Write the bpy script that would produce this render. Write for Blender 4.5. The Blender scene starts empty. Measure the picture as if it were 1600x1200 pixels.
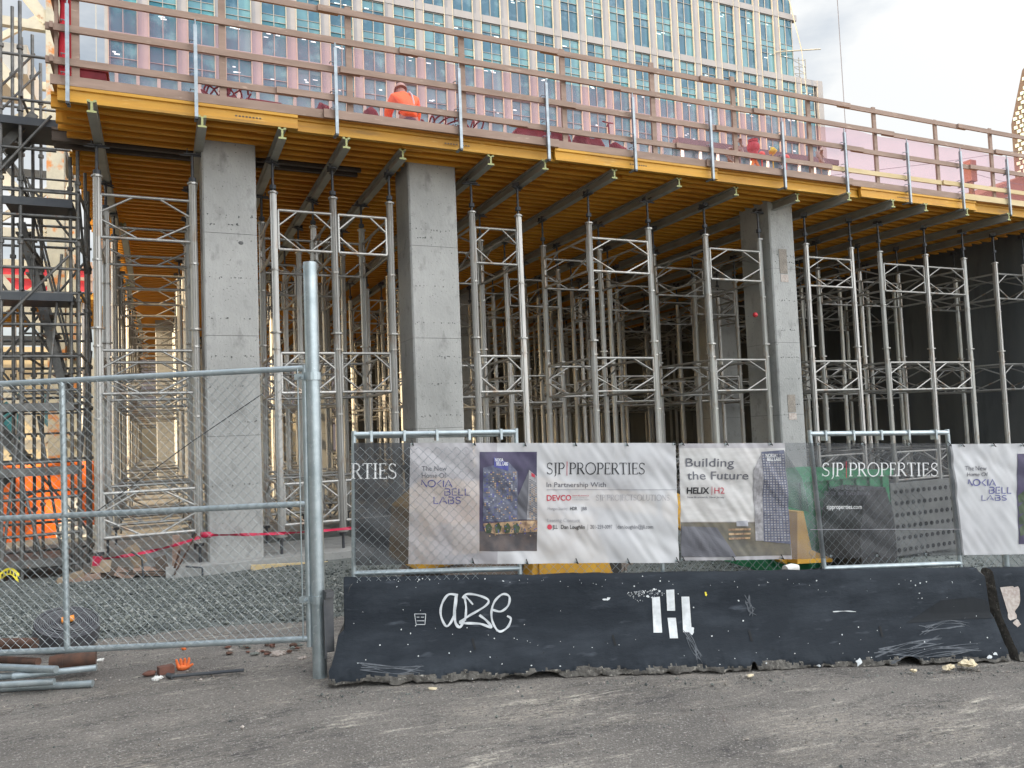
import bpy, bmesh, math, random
from mathutils import Vector, Matrix, noise
from mathutils.bvhtree import BVHTree
random.seed(7)
S = bpy.context.scene
COL = S.collection
V = Vector
# ------------------------------------------------------------------ camera
CAMH = 1.86
RW = Matrix(((0.91052721, 0.0125848, -0.41325758), (-0.41158639, -0.06718435, -0.90889103), (-0.03920265, 0.99766121, -0.05599345)))
FPX = 1215.0
cd = bpy.data.cameras.new('camera'); cam = bpy.data.objects.new('camera', cd); COL.objects.link(cam)
cd.sensor_fit = 'HORIZONTAL'; cd.sensor_width = 36; cd.lens = 36 * FPX / 1600
cd.clip_start = 0.1; cd.clip_end = 2000
mw = RW.to_4x4(); mw.translation = V((0, 0, CAMH)); cam.matrix_world = mw
S.camera = cam
# ------------------------------------------------------------------ light
SUN = V((-0.92, -0.22, 0.38)).normalized()
EL = math.asin(SUN.z); AZ = math.atan2(SUN.x, SUN.y)
w = bpy.data.worlds.new('World'); S.world = w; w.use_nodes = True
nt = w.node_tree; nt.nodes.clear()
def N(t, **k):
    n = nt.nodes.new(t)
    for a, b in k.items(): setattr(n, a, b)
    return n
out = N('ShaderNodeOutputWorld'); bg = N('ShaderNodeBackground'); bg.inputs[1].default_value = 0.10
sky = N('ShaderNodeTexSky', sky_type='NISHITA', sun_disc=False); sky.sun_elevation = EL; sky.sun_rotation = AZ
sky.air_density = 1.2; sky.dust_density = 1.0
tc = N('ShaderNodeTexCoord'); mp = N('ShaderNodeMapping'); mp.inputs['Scale'].default_value = (1.0, 1.0, 2.6)
nz = N('ShaderNodeTexNoise'); nz.inputs['Scale'].default_value = 2.1; nz.inputs['Detail'].default_value = 7; nz.inputs['Roughness'].default_value = .55
sx = N('ShaderNodeSeparateXYZ')
m1 = N('ShaderNodeMath', operation='MULTIPLY_ADD'); m1.inputs[1].default_value = 0.30; m1.inputs[2].default_value = 0.085
ad = N('ShaderNodeMath', operation='ADD')
rp = N('ShaderNodeMapRange'); rp.inputs[1].default_value = .40; rp.inputs[2].default_value = .66
mx = N('ShaderNodeMix', data_type='RGBA'); mx.inputs['B'].default_value = (7.9, 8.05, 8.1, 1)
L = nt.links.new
L(tc.outputs['Generated'], mp.inputs[0]); L(mp.outputs[0], nz.inputs[0]); L(tc.outputs['Generated'], sx.inputs[0])
L(sx.outputs[0], m1.inputs[0]); L(m1.outputs[0], ad.inputs[0]); L(nz.outputs[0], ad.inputs[1]); L(ad.outputs[0], rp.inputs[0])
L(rp.outputs[0], mx.inputs['Factor']); L(sky.outputs[0], mx.inputs['A']); L(bg.outputs[0], out.inputs[0])
dp = N('ShaderNodeVectorMath', operation='DOT_PRODUCT'); dp.inputs[1].default_value = V((-.35, -.9, .25)).normalized()   # sky raised behind the camera as added fill on front-facing surfaces
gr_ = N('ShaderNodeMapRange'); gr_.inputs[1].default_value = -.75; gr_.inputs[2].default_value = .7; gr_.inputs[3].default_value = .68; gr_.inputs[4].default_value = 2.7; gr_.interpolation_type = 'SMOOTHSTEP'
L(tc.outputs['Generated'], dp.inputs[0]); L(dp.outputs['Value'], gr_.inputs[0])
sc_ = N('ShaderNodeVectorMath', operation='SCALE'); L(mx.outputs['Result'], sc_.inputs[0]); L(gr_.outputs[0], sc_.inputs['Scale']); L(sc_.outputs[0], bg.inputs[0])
sl = bpy.data.lights.new('sun', 'SUN'); sl.energy = 5.0; sl.angle = math.radians(.5); sl.color = (1, .78, .48)
so = bpy.data.objects.new('sun', sl); COL.objects.link(so); so.rotation_euler = (-SUN).to_track_quat('-Z', 'Y').to_euler()
S.view_settings.view_transform = 'Standard'; S.view_settings.look = 'None'; S.view_settings.exposure = 0.85; S.view_settings.gamma = 1
S.cycles.max_bounces = 8; S.cycles.transparent_max_bounces = 24
# ------------------------------------------------------------------ helpers
def ray(px, py): return RW @ V(((px - 800) / FPX, -(py - 600) / FPX, -1))
O = V((0, 0, CAMH))
def atY(px, py, y): r = ray(px, py); return O + r * (y / r.y)
def atP(px, py, p, n): r = ray(px, py); return O + r * ((p - O).dot(n) / r.dot(n))
def gz(x, y):
    s = x - 1.1; s = .5 * (s + math.sqrt(s * s + .3)) if s > -6 else 0
    s = min(s, 16)
    k = 1 if y < 6 else max(.2, 1 - (y - 6) / 6.5)
    return -.053 * s * k
MATS = {}
def mat(name, c1, c2=None, scale=4, rough=.7, metal=0, bump=0, detail=6, lo=.35, hi=.65, c3=None, s3=20, lo3=.62, hi3=.68, bscale=None, stretch=(1, 1, 1), trans=0, emit=None, spec=.5, c4=None, s4=60, lo4=.66, hi4=.7, st4=None, rnd=0):
    m = bpy.data.materials.new(name); m.use_nodes = True; t = m.node_tree; b = t.nodes['Principled BSDF']; ln = t.links.new
    b.inputs['Roughness'].default_value = rough; b.inputs['Metallic'].default_value = metal; b.inputs['Specular IOR Level'].default_value = spec
    def nn(k): return t.nodes.new(k)
    co = nn('ShaderNodeTexCoord'); mpg = nn('ShaderNodeMapping'); mpg.inputs['Scale'].default_value = stretch; ln(co.outputs['Object'], mpg.inputs[0])
    def noi(s, d=detail):
        n = nn('ShaderNodeTexNoise'); n.inputs['Scale'].default_value = s; n.inputs['Detail'].default_value = d; n.inputs['Roughness'].default_value = .6; ln(mpg.outputs[0], n.inputs[0]); return n.outputs[0]
    def rng(x, a, z):
        r = nn('ShaderNodeMapRange'); r.inputs[1].default_value = a; r.inputs[2].default_value = z; ln(x, r.inputs[0]); return r.outputs[0]
    c2 = c2 or tuple(v * .8 for v in c1)
    mi = nn('ShaderNodeMix'); mi.data_type = 'RGBA'; mi.inputs['A'].default_value = (*c1, 1); mi.inputs['B'].default_value = (*c2, 1)
    ln(rng(noi(scale), lo, hi), mi.inputs['Factor']); res = mi.outputs['Result']
    if c3:
        m3 = nn('ShaderNodeMix'); m3.data_type = 'RGBA'; m3.inputs['B'].default_value = (*c3, 1); ln(res, m3.inputs['A']); ln(rng(noi(s3), lo3, hi3), m3.inputs['Factor']); res = m3.outputs['Result']
    if c4:
        m4 = nn('ShaderNodeMix'); m4.data_type = 'RGBA'; m4.inputs['B'].default_value = (*c4, 1); ln(res, m4.inputs['A']); n4 = nn('ShaderNodeTexNoise'); n4.inputs['Scale'].default_value = s4; n4.inputs['Detail'].default_value = 3
        mp4 = nn('ShaderNodeMapping'); mp4.inputs['Scale'].default_value = st4 or (1, 1, 1); ln(co.outputs['Object'], mp4.inputs[0]); ln(mp4.outputs[0], n4.inputs[0]); ln(rng(n4.outputs[0], lo4, hi4), m4.inputs['Factor']); res = m4.outputs['Result']
    if rnd:
        oi = nn('ShaderNodeObjectInfo'); hv = nn('ShaderNodeHueSaturation'); mr = nn('ShaderNodeMapRange'); mr.inputs[3].default_value = 1 - rnd; mr.inputs[4].default_value = 1 + rnd * .6; ln(oi.outputs['Random'], mr.inputs[0]); ln(mr.outputs[0], hv.inputs['Value']); ln(res, hv.inputs['Color']); res = hv.outputs[0]
    ln(res, b.inputs['Base Color'])
    if emit: ln(res, b.inputs['Emission Color']); b.inputs['Emission Strength'].default_value = emit
    if bump:
        bp = nn('ShaderNodeBump'); bp.inputs['Strength'].default_value = min(1, bump); bp.inputs['Distance'].default_value = .02 * max(1, bump); ln(noi(bscale or scale * 6, 8), bp.inputs['Height']); ln(bp.outputs[0], b.inputs['Normal'])
    if trans:
        tr = nn('ShaderNodeBsdfTransparent'); ms = nn('ShaderNodeMixShader'); ms.inputs[0].default_value = trans[0] if isinstance(trans, tuple) else trans
        if isinstance(trans, tuple): tr.inputs[0].default_value = (*trans[1], 1)
        ln(b.outputs[0], ms.inputs[1]); ln(tr.outputs[0], ms.inputs[2]); ln(ms.outputs[0], t.nodes['Material Output'].inputs[0])
    MATS[name] = m; return m
class MB:
    def __init__(s): s.v = []; s.f = []; s.m = []; s.sm = []
    def add(s, vs, fs, mi=0, sm=False):
        b = len(s.v); s.v += [V(p) for p in vs]
        for f in fs: s.f.append([b + i for i in f]); s.m.append(mi); s.sm.append(sm)
        return s
    def ob(s, c, ax, ay, az, mi=0):
        c, ax, ay, az = V(c), V(ax), V(ay), V(az)
        vs = [c + ax * i + ay * j + az * k for k in (-1, 1) for j in (-1, 1) for i in (-1, 1)]
        return s.add(vs, [(0, 2, 3, 1), (4, 5, 7, 6), (0, 1, 5, 4), (2, 6, 7, 3), (0, 4, 6, 2), (1, 3, 7, 5)], mi)
    def box(s, x0, x1, y0, y1, z0, z1, mi=0):
        return s.ob(((x0 + x1) / 2, (y0 + y1) / 2, (z0 + z1) / 2), ((x1 - x0) / 2, 0, 0), (0, (y1 - y0) / 2, 0), (0, 0, (z1 - z0) / 2), mi)
    def bar(s, p, q, wd, ht, mi=0, up=(0, 0, 1)):
        p, q = V(p), V(q); d = (q - p); l = d.length; d = d / l; u = V(up)
        if abs(d.dot(u)) > .98: u = V((0, 1, 0))
        sd = d.cross(u).normalized(); u = sd.cross(d)
        return s.ob((p + q) / 2, d * l / 2, sd * wd / 2, u * ht / 2, mi)
    def tube(s, pts, r, n=8, mi=0, cap=True, sm=True):
        pts = [V(p) for p in pts]; k = len(pts); rings = []; rr = r if isinstance(r, (list, tuple)) else [r] * k
        b0 = None
        for i, p in enumerate(pts):
            d = (pts[min(i + 1, k - 1)] - pts[max(i - 1, 0)]).normalized()
            if b0 is None: b0 = d.orthogonal().normalized()
            b0 = (b0 - d * b0.dot(d)).normalized(); c0 = d.cross(b0)
            rings.append([p + (b0 * math.cos(a * 2 * math.pi / n) + c0 * math.sin(a * 2 * math.pi / n)) * rr[i] for a in range(n)])
        vs = [q for R in rings for q in R]; fs = []
        for i in range(k - 1):
            for a in range(n): fs.append((i * n + a, i * n + (a + 1) % n, (i + 1) * n + (a + 1) % n, (i + 1) * n + a))
        s.add(vs, fs, mi, sm)
        if cap: s.add(rings[0], [tuple(range(n))[::-1]], mi); s.add(rings[-1], [tuple(range(n))], mi)
        return s
    def prism(s, prof, p, q, ux, uy, mi=0):
        p, q, ux, uy = V(p), V(q), V(ux), V(uy); n = len(prof)
        vs = [b + ux * a + uy * c for b in (p, q) for a, c in prof]
        return s.add(vs, [(i, (i + 1) % n, n + (i + 1) % n, n + i) for i in range(n)] + [tuple(range(n))[::-1], tuple(range(n, 2 * n))], mi)
    def ball(s, c, r, mi=0, nu=10, nv=7, jit=0, sc=(1, 1, 1)):
        c = V(c); vs = []; fs = []
        for j in range(nv + 1):
            th = math.pi * j / nv
            for i in range(nu):
                ph = 2 * math.pi * i / nu; k = V((math.sin(th) * math.cos(ph), math.sin(th) * math.sin(ph), math.cos(th)))
                vs.append(c + V((k.x * sc[0], k.y * sc[1], k.z * sc[2])) * r * (1 + jit * noise.noise(k * 2.3 + c * 3.7)))
        for j in range(nv):
            for i in range(nu): fs.append((j * nu + i, (j + 1) * nu + i, (j + 1) * nu + (i + 1) % nu, j * nu + (i + 1) % nu))
        return s.add(vs, fs, mi, True)
    def grid(s, fn, nu, nv, mi=0, sm=True):
        vs = [fn(i / nu, j / nv) for j in range(nv + 1) for i in range(nu + 1)]
        return s.add(vs, [(j * (nu + 1) + i, j * (nu + 1) + i + 1, (j + 1) * (nu + 1) + i + 1, (j + 1) * (nu + 1) + i) for j in range(nv) for i in range(nu)], mi, sm)
    def mesh(s, name, mats, off=V((0, 0, 0))):
        me = bpy.data.meshes.new(name); me.from_pydata([v - off for v in s.v], [], s.f)
        for m in (mats if isinstance(mats, (list, tuple)) else [mats]): me.materials.append(MATS[m])
        me.polygons.foreach_set('material_index', s.m); me.polygons.foreach_set('use_smooth', s.sm); me.update(); return me
    def build(s, name, mats, parent=None, off=None):
        me = s.mesh(name, mats, off if off is not None else wl(parent)); return inst(name, me, parent)
def wl(o):
    p = V((0, 0, 0))
    while o: p = p + o.location; o = o.parent
    return p
def inst(name, me, parent=None, loc=(0, 0, 0), rot=(0, 0, 0)):
    o = bpy.data.objects.new(name, me); o.location = loc; o.rotation_euler = rot; COL.objects.link(o)
    if parent: o.parent = parent
    return o
def tag(o, label, cat, group=None, kind=None):
    if label: o['label'] = label
    if cat: o['category'] = cat
    if group: o['group'] = group
    if kind: o['kind'] = kind
    return o
def thing(name, label, cat, loc=(0, 0, 0), group=None):
    o = bpy.data.objects.new(name, None); o.empty_display_size = .2; o.location = loc; COL.objects.link(o); return tag(o, label, cat, group)
def copy_tree(o, parent=None):
    c = o.copy(); COL.objects.link(c); c.parent = parent
    for ch in o.children: copy_tree(ch, c)
    return c
# ------------------------------------------------------------------ materials
mat('asphalt', (.135, .122, .11), (.225, .203, .18), .8, .93, bump=1, bscale=75, lo=.35, hi=.65, detail=12)
def asphalt():
    t = MATS['asphalt'].node_tree; ln = t.links.new; b = t.nodes['Principled BSDF']; res = b.inputs['Base Color'].links[0].from_socket
    co = t.nodes.new('ShaderNodeTexCoord')
    def noi(s, st=(1, 1, 1), d=6, r=.6):
        m = t.nodes.new('ShaderNodeMapping'); m.inputs['Scale'].default_value = st; m.inputs['Rotation'].default_value = (0, 0, .26); ln(co.outputs['Object'], m.inputs[0]); n = t.nodes.new('ShaderNodeTexNoise'); n.inputs['Scale'].default_value = s; n.inputs['Detail'].default_value = d; n.inputs['Roughness'].default_value = r; ln(m.outputs[0], n.inputs[0]); return n.outputs[0]
    def rng(x, a, z, o=1):
        r = t.nodes.new('ShaderNodeMapRange'); r.inputs[1].default_value = a; r.inputs[2].default_value = z; r.inputs[4].default_value = o; ln(x, r.inputs[0]); return r.outputs[0]
    def mul(x, y): m = t.nodes.new('ShaderNodeMath'); m.operation = 'MULTIPLY'; ln(x, m.inputs[0]); ln(y, m.inputs[1]); return m.outputs[0]
    def over(res, f, c):
        m = t.nodes.new('ShaderNodeMix'); m.data_type = 'RGBA'; m.inputs['B'].default_value = (*c, 1); ln(res, m.inputs['A']); ln(f, m.inputs['Factor']); return m.outputs['Result']
    res = over(res, mul(rng(noi(1.7, (.5, 1.6, 1), 9, .7), .46, .6), rng(noi(16, (.6, 1.5, 1), 8, .75), .42, .6)), (.060, .055, .052))
    res = over(res, mul(rng(noi(.9, (.6, 1.5, 1), 8, .7), .5, .64), rng(noi(22, (.5, 1.7, 1), 8, .8), .45, .62)), (.38, .335, .28))
    res = over(res, mul(rng(noi(2.6, (.4, 2.2, 1), 9, .75), .56, .66), rng(noi(45, (.5, 1.5, 1), 5, .8), .42, .56)), (.55, .50, .42))
    res = over(res, rng(noi(62, (1, 1, 1), 4, .75), .56, .63, .75), (.46, .435, .40))
    res = over(res, rng(noi(48, (.8, 1.3, 1), 4, .75), .56, .63, .85), (.07, .066, .064))
    vo = t.nodes.new('ShaderNodeTexVoronoi'); vo.feature = 'DISTANCE_TO_EDGE'; vo.inputs['Scale'].default_value = .55
    vm = t.nodes.new('ShaderNodeVectorMath'); vm.operation = 'ADD'; nz_ = t.nodes.new('ShaderNodeTexNoise'); nz_.inputs['Scale'].default_value = 2.2; nz_.inputs['Detail'].default_value = 9; ln(co.outputs['Object'], nz_.inputs[0]); ln(co.outputs['Object'], vm.inputs[0]); ln(nz_.outputs['Color'], vm.inputs[1]); ln(vm.outputs[0], vo.inputs['Vector'])
    res = over(res, mul(rng(vo.outputs['Distance'], .009, .003), rng(noi(.6), .56, .7)), (.07, .043, .043))
    ln(res, b.inputs['Base Color'])
asphalt()
mat('gravel_bed', (.09, .10, .095), (.16, .17, .16), 9, .95, bump=1, bscale=40)
mat('stone', (.105, .115, .104), (.18, .19, .172), 2.3, .9)
mat('stone_dark', (.06, .068, .066), (.11, .12, .115), 2.3, .9)
mat('stone_pale', (.22, .235, .22), (.31, .31, .29), 2.3, .9)
mat('concrete', (.25, .25, .24), (.42, .415, .40), .9, .85, bump=.4, bscale=30, lo=.28, hi=.72, c3=(.17, .168, .16), s3=5, lo3=.55, hi3=.80, stretch=(1, 1, .6), detail=11, c4=(.11, .11, .105), s4=26, lo4=.66, hi4=.74, st4=(1, 1, 1.6))
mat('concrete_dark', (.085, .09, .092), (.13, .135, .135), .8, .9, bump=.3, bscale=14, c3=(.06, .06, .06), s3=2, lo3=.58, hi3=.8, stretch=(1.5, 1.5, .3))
mat('slab', (.22, .205, .18), (.30, .28, .245), .8, .9, c3=(.25, .23, .2), s3=3)
mat('seam', (.12, .12, .12), None, 8, .9)
mat('yellow_wood', (.60, .31, .025), (.47, .225, .02), 2.2, .6, bump=.1, stretch=(.4, 3, 3), c3=(.30, .16, .03), s3=3, lo3=.58, hi3=.74, c4=(.66, .42, .12), s4=14, lo4=.62, hi4=.74, st4=(.3, 1, 4), rnd=.12)
mat('underside_wood_tint', (.78, .36, .03), (.60, .24, .02), 1.2, .7, bump=.1, stretch=(.5, 3, 3))  # same yellow beams; underside light put into a more orange colour
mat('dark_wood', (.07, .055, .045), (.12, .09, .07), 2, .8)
mat('plywood', (.55, .27, .06), (.42, .19, .04), 1.5, .75)
mat('aluminium', (.46, .45, .43), (.35, .34, .32), 3, .40, .5, c3=(.24, .215, .19), s3=6, lo3=.6, hi3=.75, stretch=(1, 1, .3), rnd=.28, c4=(.30, .22, .16), s4=5, lo4=.56, hi4=.72, st4=(1, 1, .5))
mat('stringer_metal', (.40, .40, .36), (.30, .30, .27), 2, .5, .5)
mat('cap_green', (.38, .39, .16), (.28, .29, .13), 8, .6)
mat('dark_steel', (.06, .065, .075), (.10, .10, .105), 6, .55, .5)
mat('scaffold_steel', (.095, .095, .094), (.19, .185, .175), 7, .55, .5, c3=(.16, .08, .04), s3=12, lo3=.62, hi3=.7)
mat('galvanised', (.42, .47, .49), (.31, .36, .38), 10, .42, .65, c3=(.5, .54, .55), s3=35)
mat('wire', (.36, .40, .41), (.26, .29, .30), 20, .45, .6)
mat('guard_wood', (.34, .235, .185), (.25, .17, .13), 3, .8, stretch=(.5, 3, 3), c3=(.42, .31, .24), s3=9)
mat('new_wood', (.62, .49, .29), (.52, .39, .2), 3, .75, stretch=(.5, 3, 3))
mat('clamp_steel', (.34, .38, .41), (.24, .27, .29), 8, .45, .6)
mat('net', (.50, .23, .27), (.42, .16, .20), 1.2, .9, trans=(.78, (1, .83, .88)))
mat('net_bundle', (.70, .03, .05), (.5, .02, .035), 5, .7)
mat('rusty_steel', (.42, .41, .34), (.30, .30, .26), 3, .7, c3=(.42, .17, .05), s3=2.2, lo3=.54, hi3=.62)
mat('pale_steel', (.50, .48, .40), (.38, .37, .32), 3, .65, c3=(.30, .15, .07), s3=4, lo3=.62, hi3=.7)
mat('old_red', (.2, .07, .05), (.12, .05, .04), 12, .9)
mat('black_steel', (.035, .04, .05), (.06, .065, .07), 3, .6)
mat('orange_tarp', (.95, .20, .015), (.85, .15, .01), 2, .55, bump=.4, bscale=5)
mat('white_sheet', (.70, .69, .66), (.68, .67, .64), 4, .6)
mat('barrier_paint', (.011, .015, .021), (.019, .024, .031), 2.2, .8, spec=.25, bump=.3, bscale=26, c3=(.032, .039, .049), s3=2.6, lo3=.5, hi3=.72, stretch=(.6, 1, 1.6), c4=(.055, .064, .078), s4=9, lo4=.64, hi4=.80, st4=(.5, 1, 2.5))
mat('barrier_raw', (.15, .14, .125), (.06, .055, .05), 14, .95, bump=1, bscale=40, c3=(.34, .32, .28), s3=26, lo3=.58, hi3=.68)
mat('scrape_grey', (.11, .12, .135), (.06, .068, .08), 30, .8)
mat('white_paint', (.66, .68, .69), (.50, .52, .53), 18, .8)
mat('spray_paint', (.58, .60, .62), (.38, .40, .42), 16, .8)
mat('slot_dark', (.012, .013, .015), None, 4, .9)
mat('banner_white', (.56, .56, .57), (.48, .475, .49), 1.6, .6, bump=.06, trans=.09)
mat('banner_grey', (.45, .43, .45), (.38, .365, .385), 1.6, .6, bump=.06, trans=.16)
mat('banner_veil', (.17, .18, .19), (.12, .13, .14), 2, .6, trans=.42)
mat('banner_dark', (.022, .024, .028), (.035, .037, .042), 2.2, .5, trans=.14)
mat('banner_clear', (.030, .033, .038), (.045, .047, .052), 2.2, .5, trans=.42)
mat('print_black', (.03, .03, .035), None, 4, .6)
mat('print_grey', (.12, .12, .14), None, 4, .6)
mat('print_soft', (.33, .33, .36), None, 4, .6)
mat('print_navy', (.055, .06, .25), (.08, .085, .28), 4, .6)
mat('print_red', (.48, .03, .06), None, 4, .6)
mat('print_white', (.70, .70, .70), None, 4, .6)
mat('print_sky', (.035, .032, .065), (.07, .055, .115), 5, .6)
mat('print_tower', (.07, .075, .12), (.14, .15, .21), 26, .6)
mat('scuff_dark', (.006, .009, .013), None, 6, .7, spec=.3)
mat('print_pale', (.34, .33, .34), (.20, .19, .20), 30, .6)
mat('print_glow', (.50, .34, .19), (.14, .08, .06), 20, .6)
mat('print_ground', (.055, .05, .055), (.11, .085, .08), 12, .6)
mat('print_cloud', (.46, .44, .43), (.58, .57, .56), 5, .6, stretch=(.6, .6, 2), trans=.08)
mat('print_dusk', (.10, .095, .085), (.17, .15, .11), 8, .6, trans=.18)
mat('print_green', (.06, .085, .04), (.03, .05, .03), 14, .6)
mat('glass', (.03, .16, .205), (.02, .11, .15), .25, .08, c3=(.07, .23, .27), s3=.6, lo3=.5, hi3=.6, spec=.45)
mat('glass_blue', (.03, .11, .17), (.02, .075, .12), .3, .08, c3=(.07, .15, .21), s3=.6, lo3=.5, hi3=.6, spec=.4)
mat('old_ply', (.34, .26, .18), (.22, .165, .11), 6, .85)
mat('glass_pale', (.10, .23, .27), (.06, .16, .20), .4, .12)
mat('lit_strip', (.75, .9, .9), None, 1, .5, emit=.55)
mat('facade', (.255, .248, .258), (.225, .22, .23), .5, .7)
mat('facade_frame', (.27, .265, .26), None, .5, .6)
mat('facade_cream', (.38, .35, .28), None, .5, .6)
mat('facade_dark', (.06, .05, .06), None, .5, .6)
mat('brick', (.085, .06, .052), (.065, .048, .042), 3, .9)
mat('louvre', (.62, .62, .55), (.22, .32, .28), 2.5, .8)
mat('cream_wall', (.70, .60, .42), (.60, .50, .34), .7, .9)
mat('machine_yellow', (.65, .36, .035), (.5, .26, .03), 4, .5)
mat('rubber', (.02, .02, .02), (.035, .033, .03), 8, .8)
mat('track_steel', (.14, .11, .09), (.22, .18, .15), 10, .8)
mat('green_paint', (.035, .30, .13), (.025, .22, .09), 2, .5)
mat('black_plastic', (.02, .02, .022), None, 3, .5)
mat('grey_panel', (.22, .22, .21), (.16, .16, .155), 3, .8)
mat('hose_black', (.06, .06, .07), (.10, .10, .105), 8, .7)
mat('rust', (.12, .06, .04), (.06, .038, .03), 12, .9)
mat('ribbon', (.52, .012, .06), (.36, .01, .045), 6, .5)
mat('hivis', (1.0, .17, .015), (1.0, .13, .01), 4, .6)
mat('band_grey', (.55, .55, .52), None, 4, .4)
mat('trousers', (.10, .075, .10), None, 6, .9)
mat('skin', (.42, .25, .18), None, 6, .6)
mat('hat', (.55, .40, .32), None, 6, .5)
mat('red_goods', (.22, .025, .035), (.15, .018, .025), 5, .75)
mat('red_paint', (.55, .03, .04), (.42, .02, .03), 5, .6)
mat('orange_paint', (.85, .30, .04), None, 5, .6)
mat('yellow_paint', (.85, .72, .05), None, 5, .6)
mat('ball_red', (.8, .09, .05), None, 5, .5)
mat('brick_red', (.17, .075, .055), (.12, .055, .04), 20, .9)
mat('litter', (.48, .43, .39), (.32, .26, .23), 30, .8)
mat('glove', (.85, .19, .05), None, 20, .8)
mat('neighbour', (.42, .38, .34), (.36, .33, .3), .3, .9)  # walls of the added, unseen shade block
mat('dirt', (.20, .175, .15), (.28, .245, .21), 8, .95, bump=.6)
mat('rope', (.10, .10, .13), None, 5, .7)
# ------------------------------------------------------------------ ground
def lin(a, b, n): return [a + (b - a) * i / n for i in range(n + 1)]
xs = [-500, -120, -40, -16] + lin(-8, 12, 120) + [18, 30, 60, 150, 500]
ys = [-300, -60, -20, -6] + lin(1, 9.6, 80) + [12, 20, 60, 200, 700]
b = MB(); nx = len(xs)
vs = []
for y in ys:
    for x in xs:
        near = -8 <= x <= 12 and 1 <= y <= 9.6
        vs.append((x, y, gz(x, y) - .06 * (y > 9.7) + (noise.fractal(V((x * .9, y * 1.6, 0)), 1, 2, 5) * .012 if near else 0)))
b.add(vs, [(j * nx + i, j * nx + i + 1, (j + 1) * nx + i + 1, (j + 1) * nx + i) for j in range(len(ys) - 1) for i in range(nx - 1)], 0, True)
tag(b.build('road', 'asphalt'), None, None, kind='structure')
def gedge(x): return 8.45 - .16 * (x + 1) + .18 * noise.noise(V((x * 1.3, 3, 0)))
def gvl(x, y):
    e = y - gedge(x); k = max(0, min(1, e / .35))
    return gz(x, y) - .05 + .085 * k + .05 * k * noise.noise(V((x * .8, y * .8, 1)))
b = MB()
b.grid(lambda u, v: V((-30 + 55 * u, 7.2 + 45 * v * v, gvl(-30 + 55 * u, 7.2 + 45 * v * v))), 220, 90)
tag(b.build('site_ground', 'gravel_bed'), None, None, kind='structure')
b = MB()
for i in range(24000):
    x = random.uniform(-3.6, 4.2) if i % 8 else random.uniform(4, 11); y = gedge(x) + abs(random.gauss(0, 1.9)) * random.random() ** .3 - .08 + random.random() * .6
    if y > 12.6: continue
    r = random.uniform(.008, .021) * (1.8 if random.random() < .06 else 1); c = V((x, y, gvl(x, y) + r * .4))
    R = Matrix.Rotation(random.random() * 6.3, 3, V((random.random() - .5, random.random() - .5, random.random() + .1)))
    d = [R @ V(p) * r * random.uniform(.6, 1.25) for p in ((1, 0, 0), (-1, 0, 0), (0, 1, 0), (0, -1, 0), (0, 0, .8), (0, 0, -.8))]
    b.add([c + q for q in d], [(0, 2, 4), (2, 1, 4), (1, 3, 4), (3, 0, 4), (2, 0, 5), (1, 2, 5), (3, 1, 5), (0, 3, 5)], random.choice((0, 0, 0, 1, 1, 2)))
o = b.build('gravel', ['stone', 'stone_dark', 'stone_pale']); tag(o, 'loose grey green crushed stone spread inside the gate', 'gravel', kind='stuff')
b = MB()
for i in range(4200):
    t = random.random()
    if t < .25: x = random.uniform(-2.5, 1.3); y = random.uniform(6.6, 8.8)
    elif t < .55: s = random.random(); x = 1.0 + 5.6 * s; y = 5.85 - 1.55 * s - abs(random.gauss(0, .16))
    else: x = random.uniform(-2, 7); y = random.uniform(2.8, 7)
    r = random.uniform(.003, .008) * (2 if random.random() < .06 else 1); c = V((x, y, gz(x, y) + r * .5))
    d = [V(p) * r * random.uniform(.6, 1.3) for p in ((1, 0, 0), (-1, 0, 0), (0, 1, 0), (0, -1, 0), (0, 0, .8), (0, 0, -.8))]
    b.add([c + q for q in d], [(0, 2, 4), (2, 1, 4), (1, 3, 4), (3, 0, 4), (2, 0, 5), (1, 2, 5), (3, 1, 5), (0, 3, 5)], random.choice((0, 0, 3, 3, 1, 2, 2)))
tag(b.build('grit', ['stone', 'litter', 'dirt', 'stone_dark']), 'scattered grit and small pebbles on the road surface', 'grit', kind='stuff')
b = MB(); b.grid(lambda u, v: V((-1.1 + 20.8 * u, 12.6 + 33 * v, .06 + gvl(-1.1 + 20.8 * u, 12.6 + 33 * v * .0 + 33 * v) * .0 - .012 * (20.8 * u) * (1 - v))), 40, 40)
tag(b.build('concrete_slab', 'slab'), None, None, kind='structure')
# ------------------------------------------------------------------ concrete columns, wall
def column(x0, x1, y0, y1, label, z1=6.36, m='concrete', seams=(1.9, 3.35, 4.85)):
    t = thing('concrete_column', label, 'column', ((x0 + x1) / 2, (y0 + y1) / 2, 0), 'concrete columns under the deck')
    b = MB(); c = .025
    prof = [(x0 + c, y0), (x1 - c, y0), (x1, y0 + c), (x1, y1 - c), (x1 - c, y1), (x0 + c, y1), (x0, y1 - c), (x0, y0 + c)]
    zz = [-.1] + list(seams) + [z1]
    for a, d in zip(zz, zz[1:]):
        e = .003
        b.prism([(p[0], p[1]) for p in prof], (0, 0, a + (e if a > 0 else 0)), (0, 0, d - (e if d < z1 else 0)), (1, 0, 0), (0, 1, 0))
    b.build('shaft', m, t)
    b = MB()
    for s in seams: b.box(x0 + .012, x1 - .012, y0 + .012, y1 - .012, s - .0061, s + .0061)
    b.build('pour_joint', 'seam', t)
    return t
c1 = column(.60, 1.35, 11.87, 12.62, 'tall grey concrete column behind the gate, leftmost of the front columns')
c2 = column(3.70, 4.52, 11.87, 12.62, 'tall concrete column right of the tall fence post with pour joints')
c3 = column(11.22, 11.86, 11.87, 12.75, 'tall concrete column with taped paper patches, rightmost of the front columns')
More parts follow.
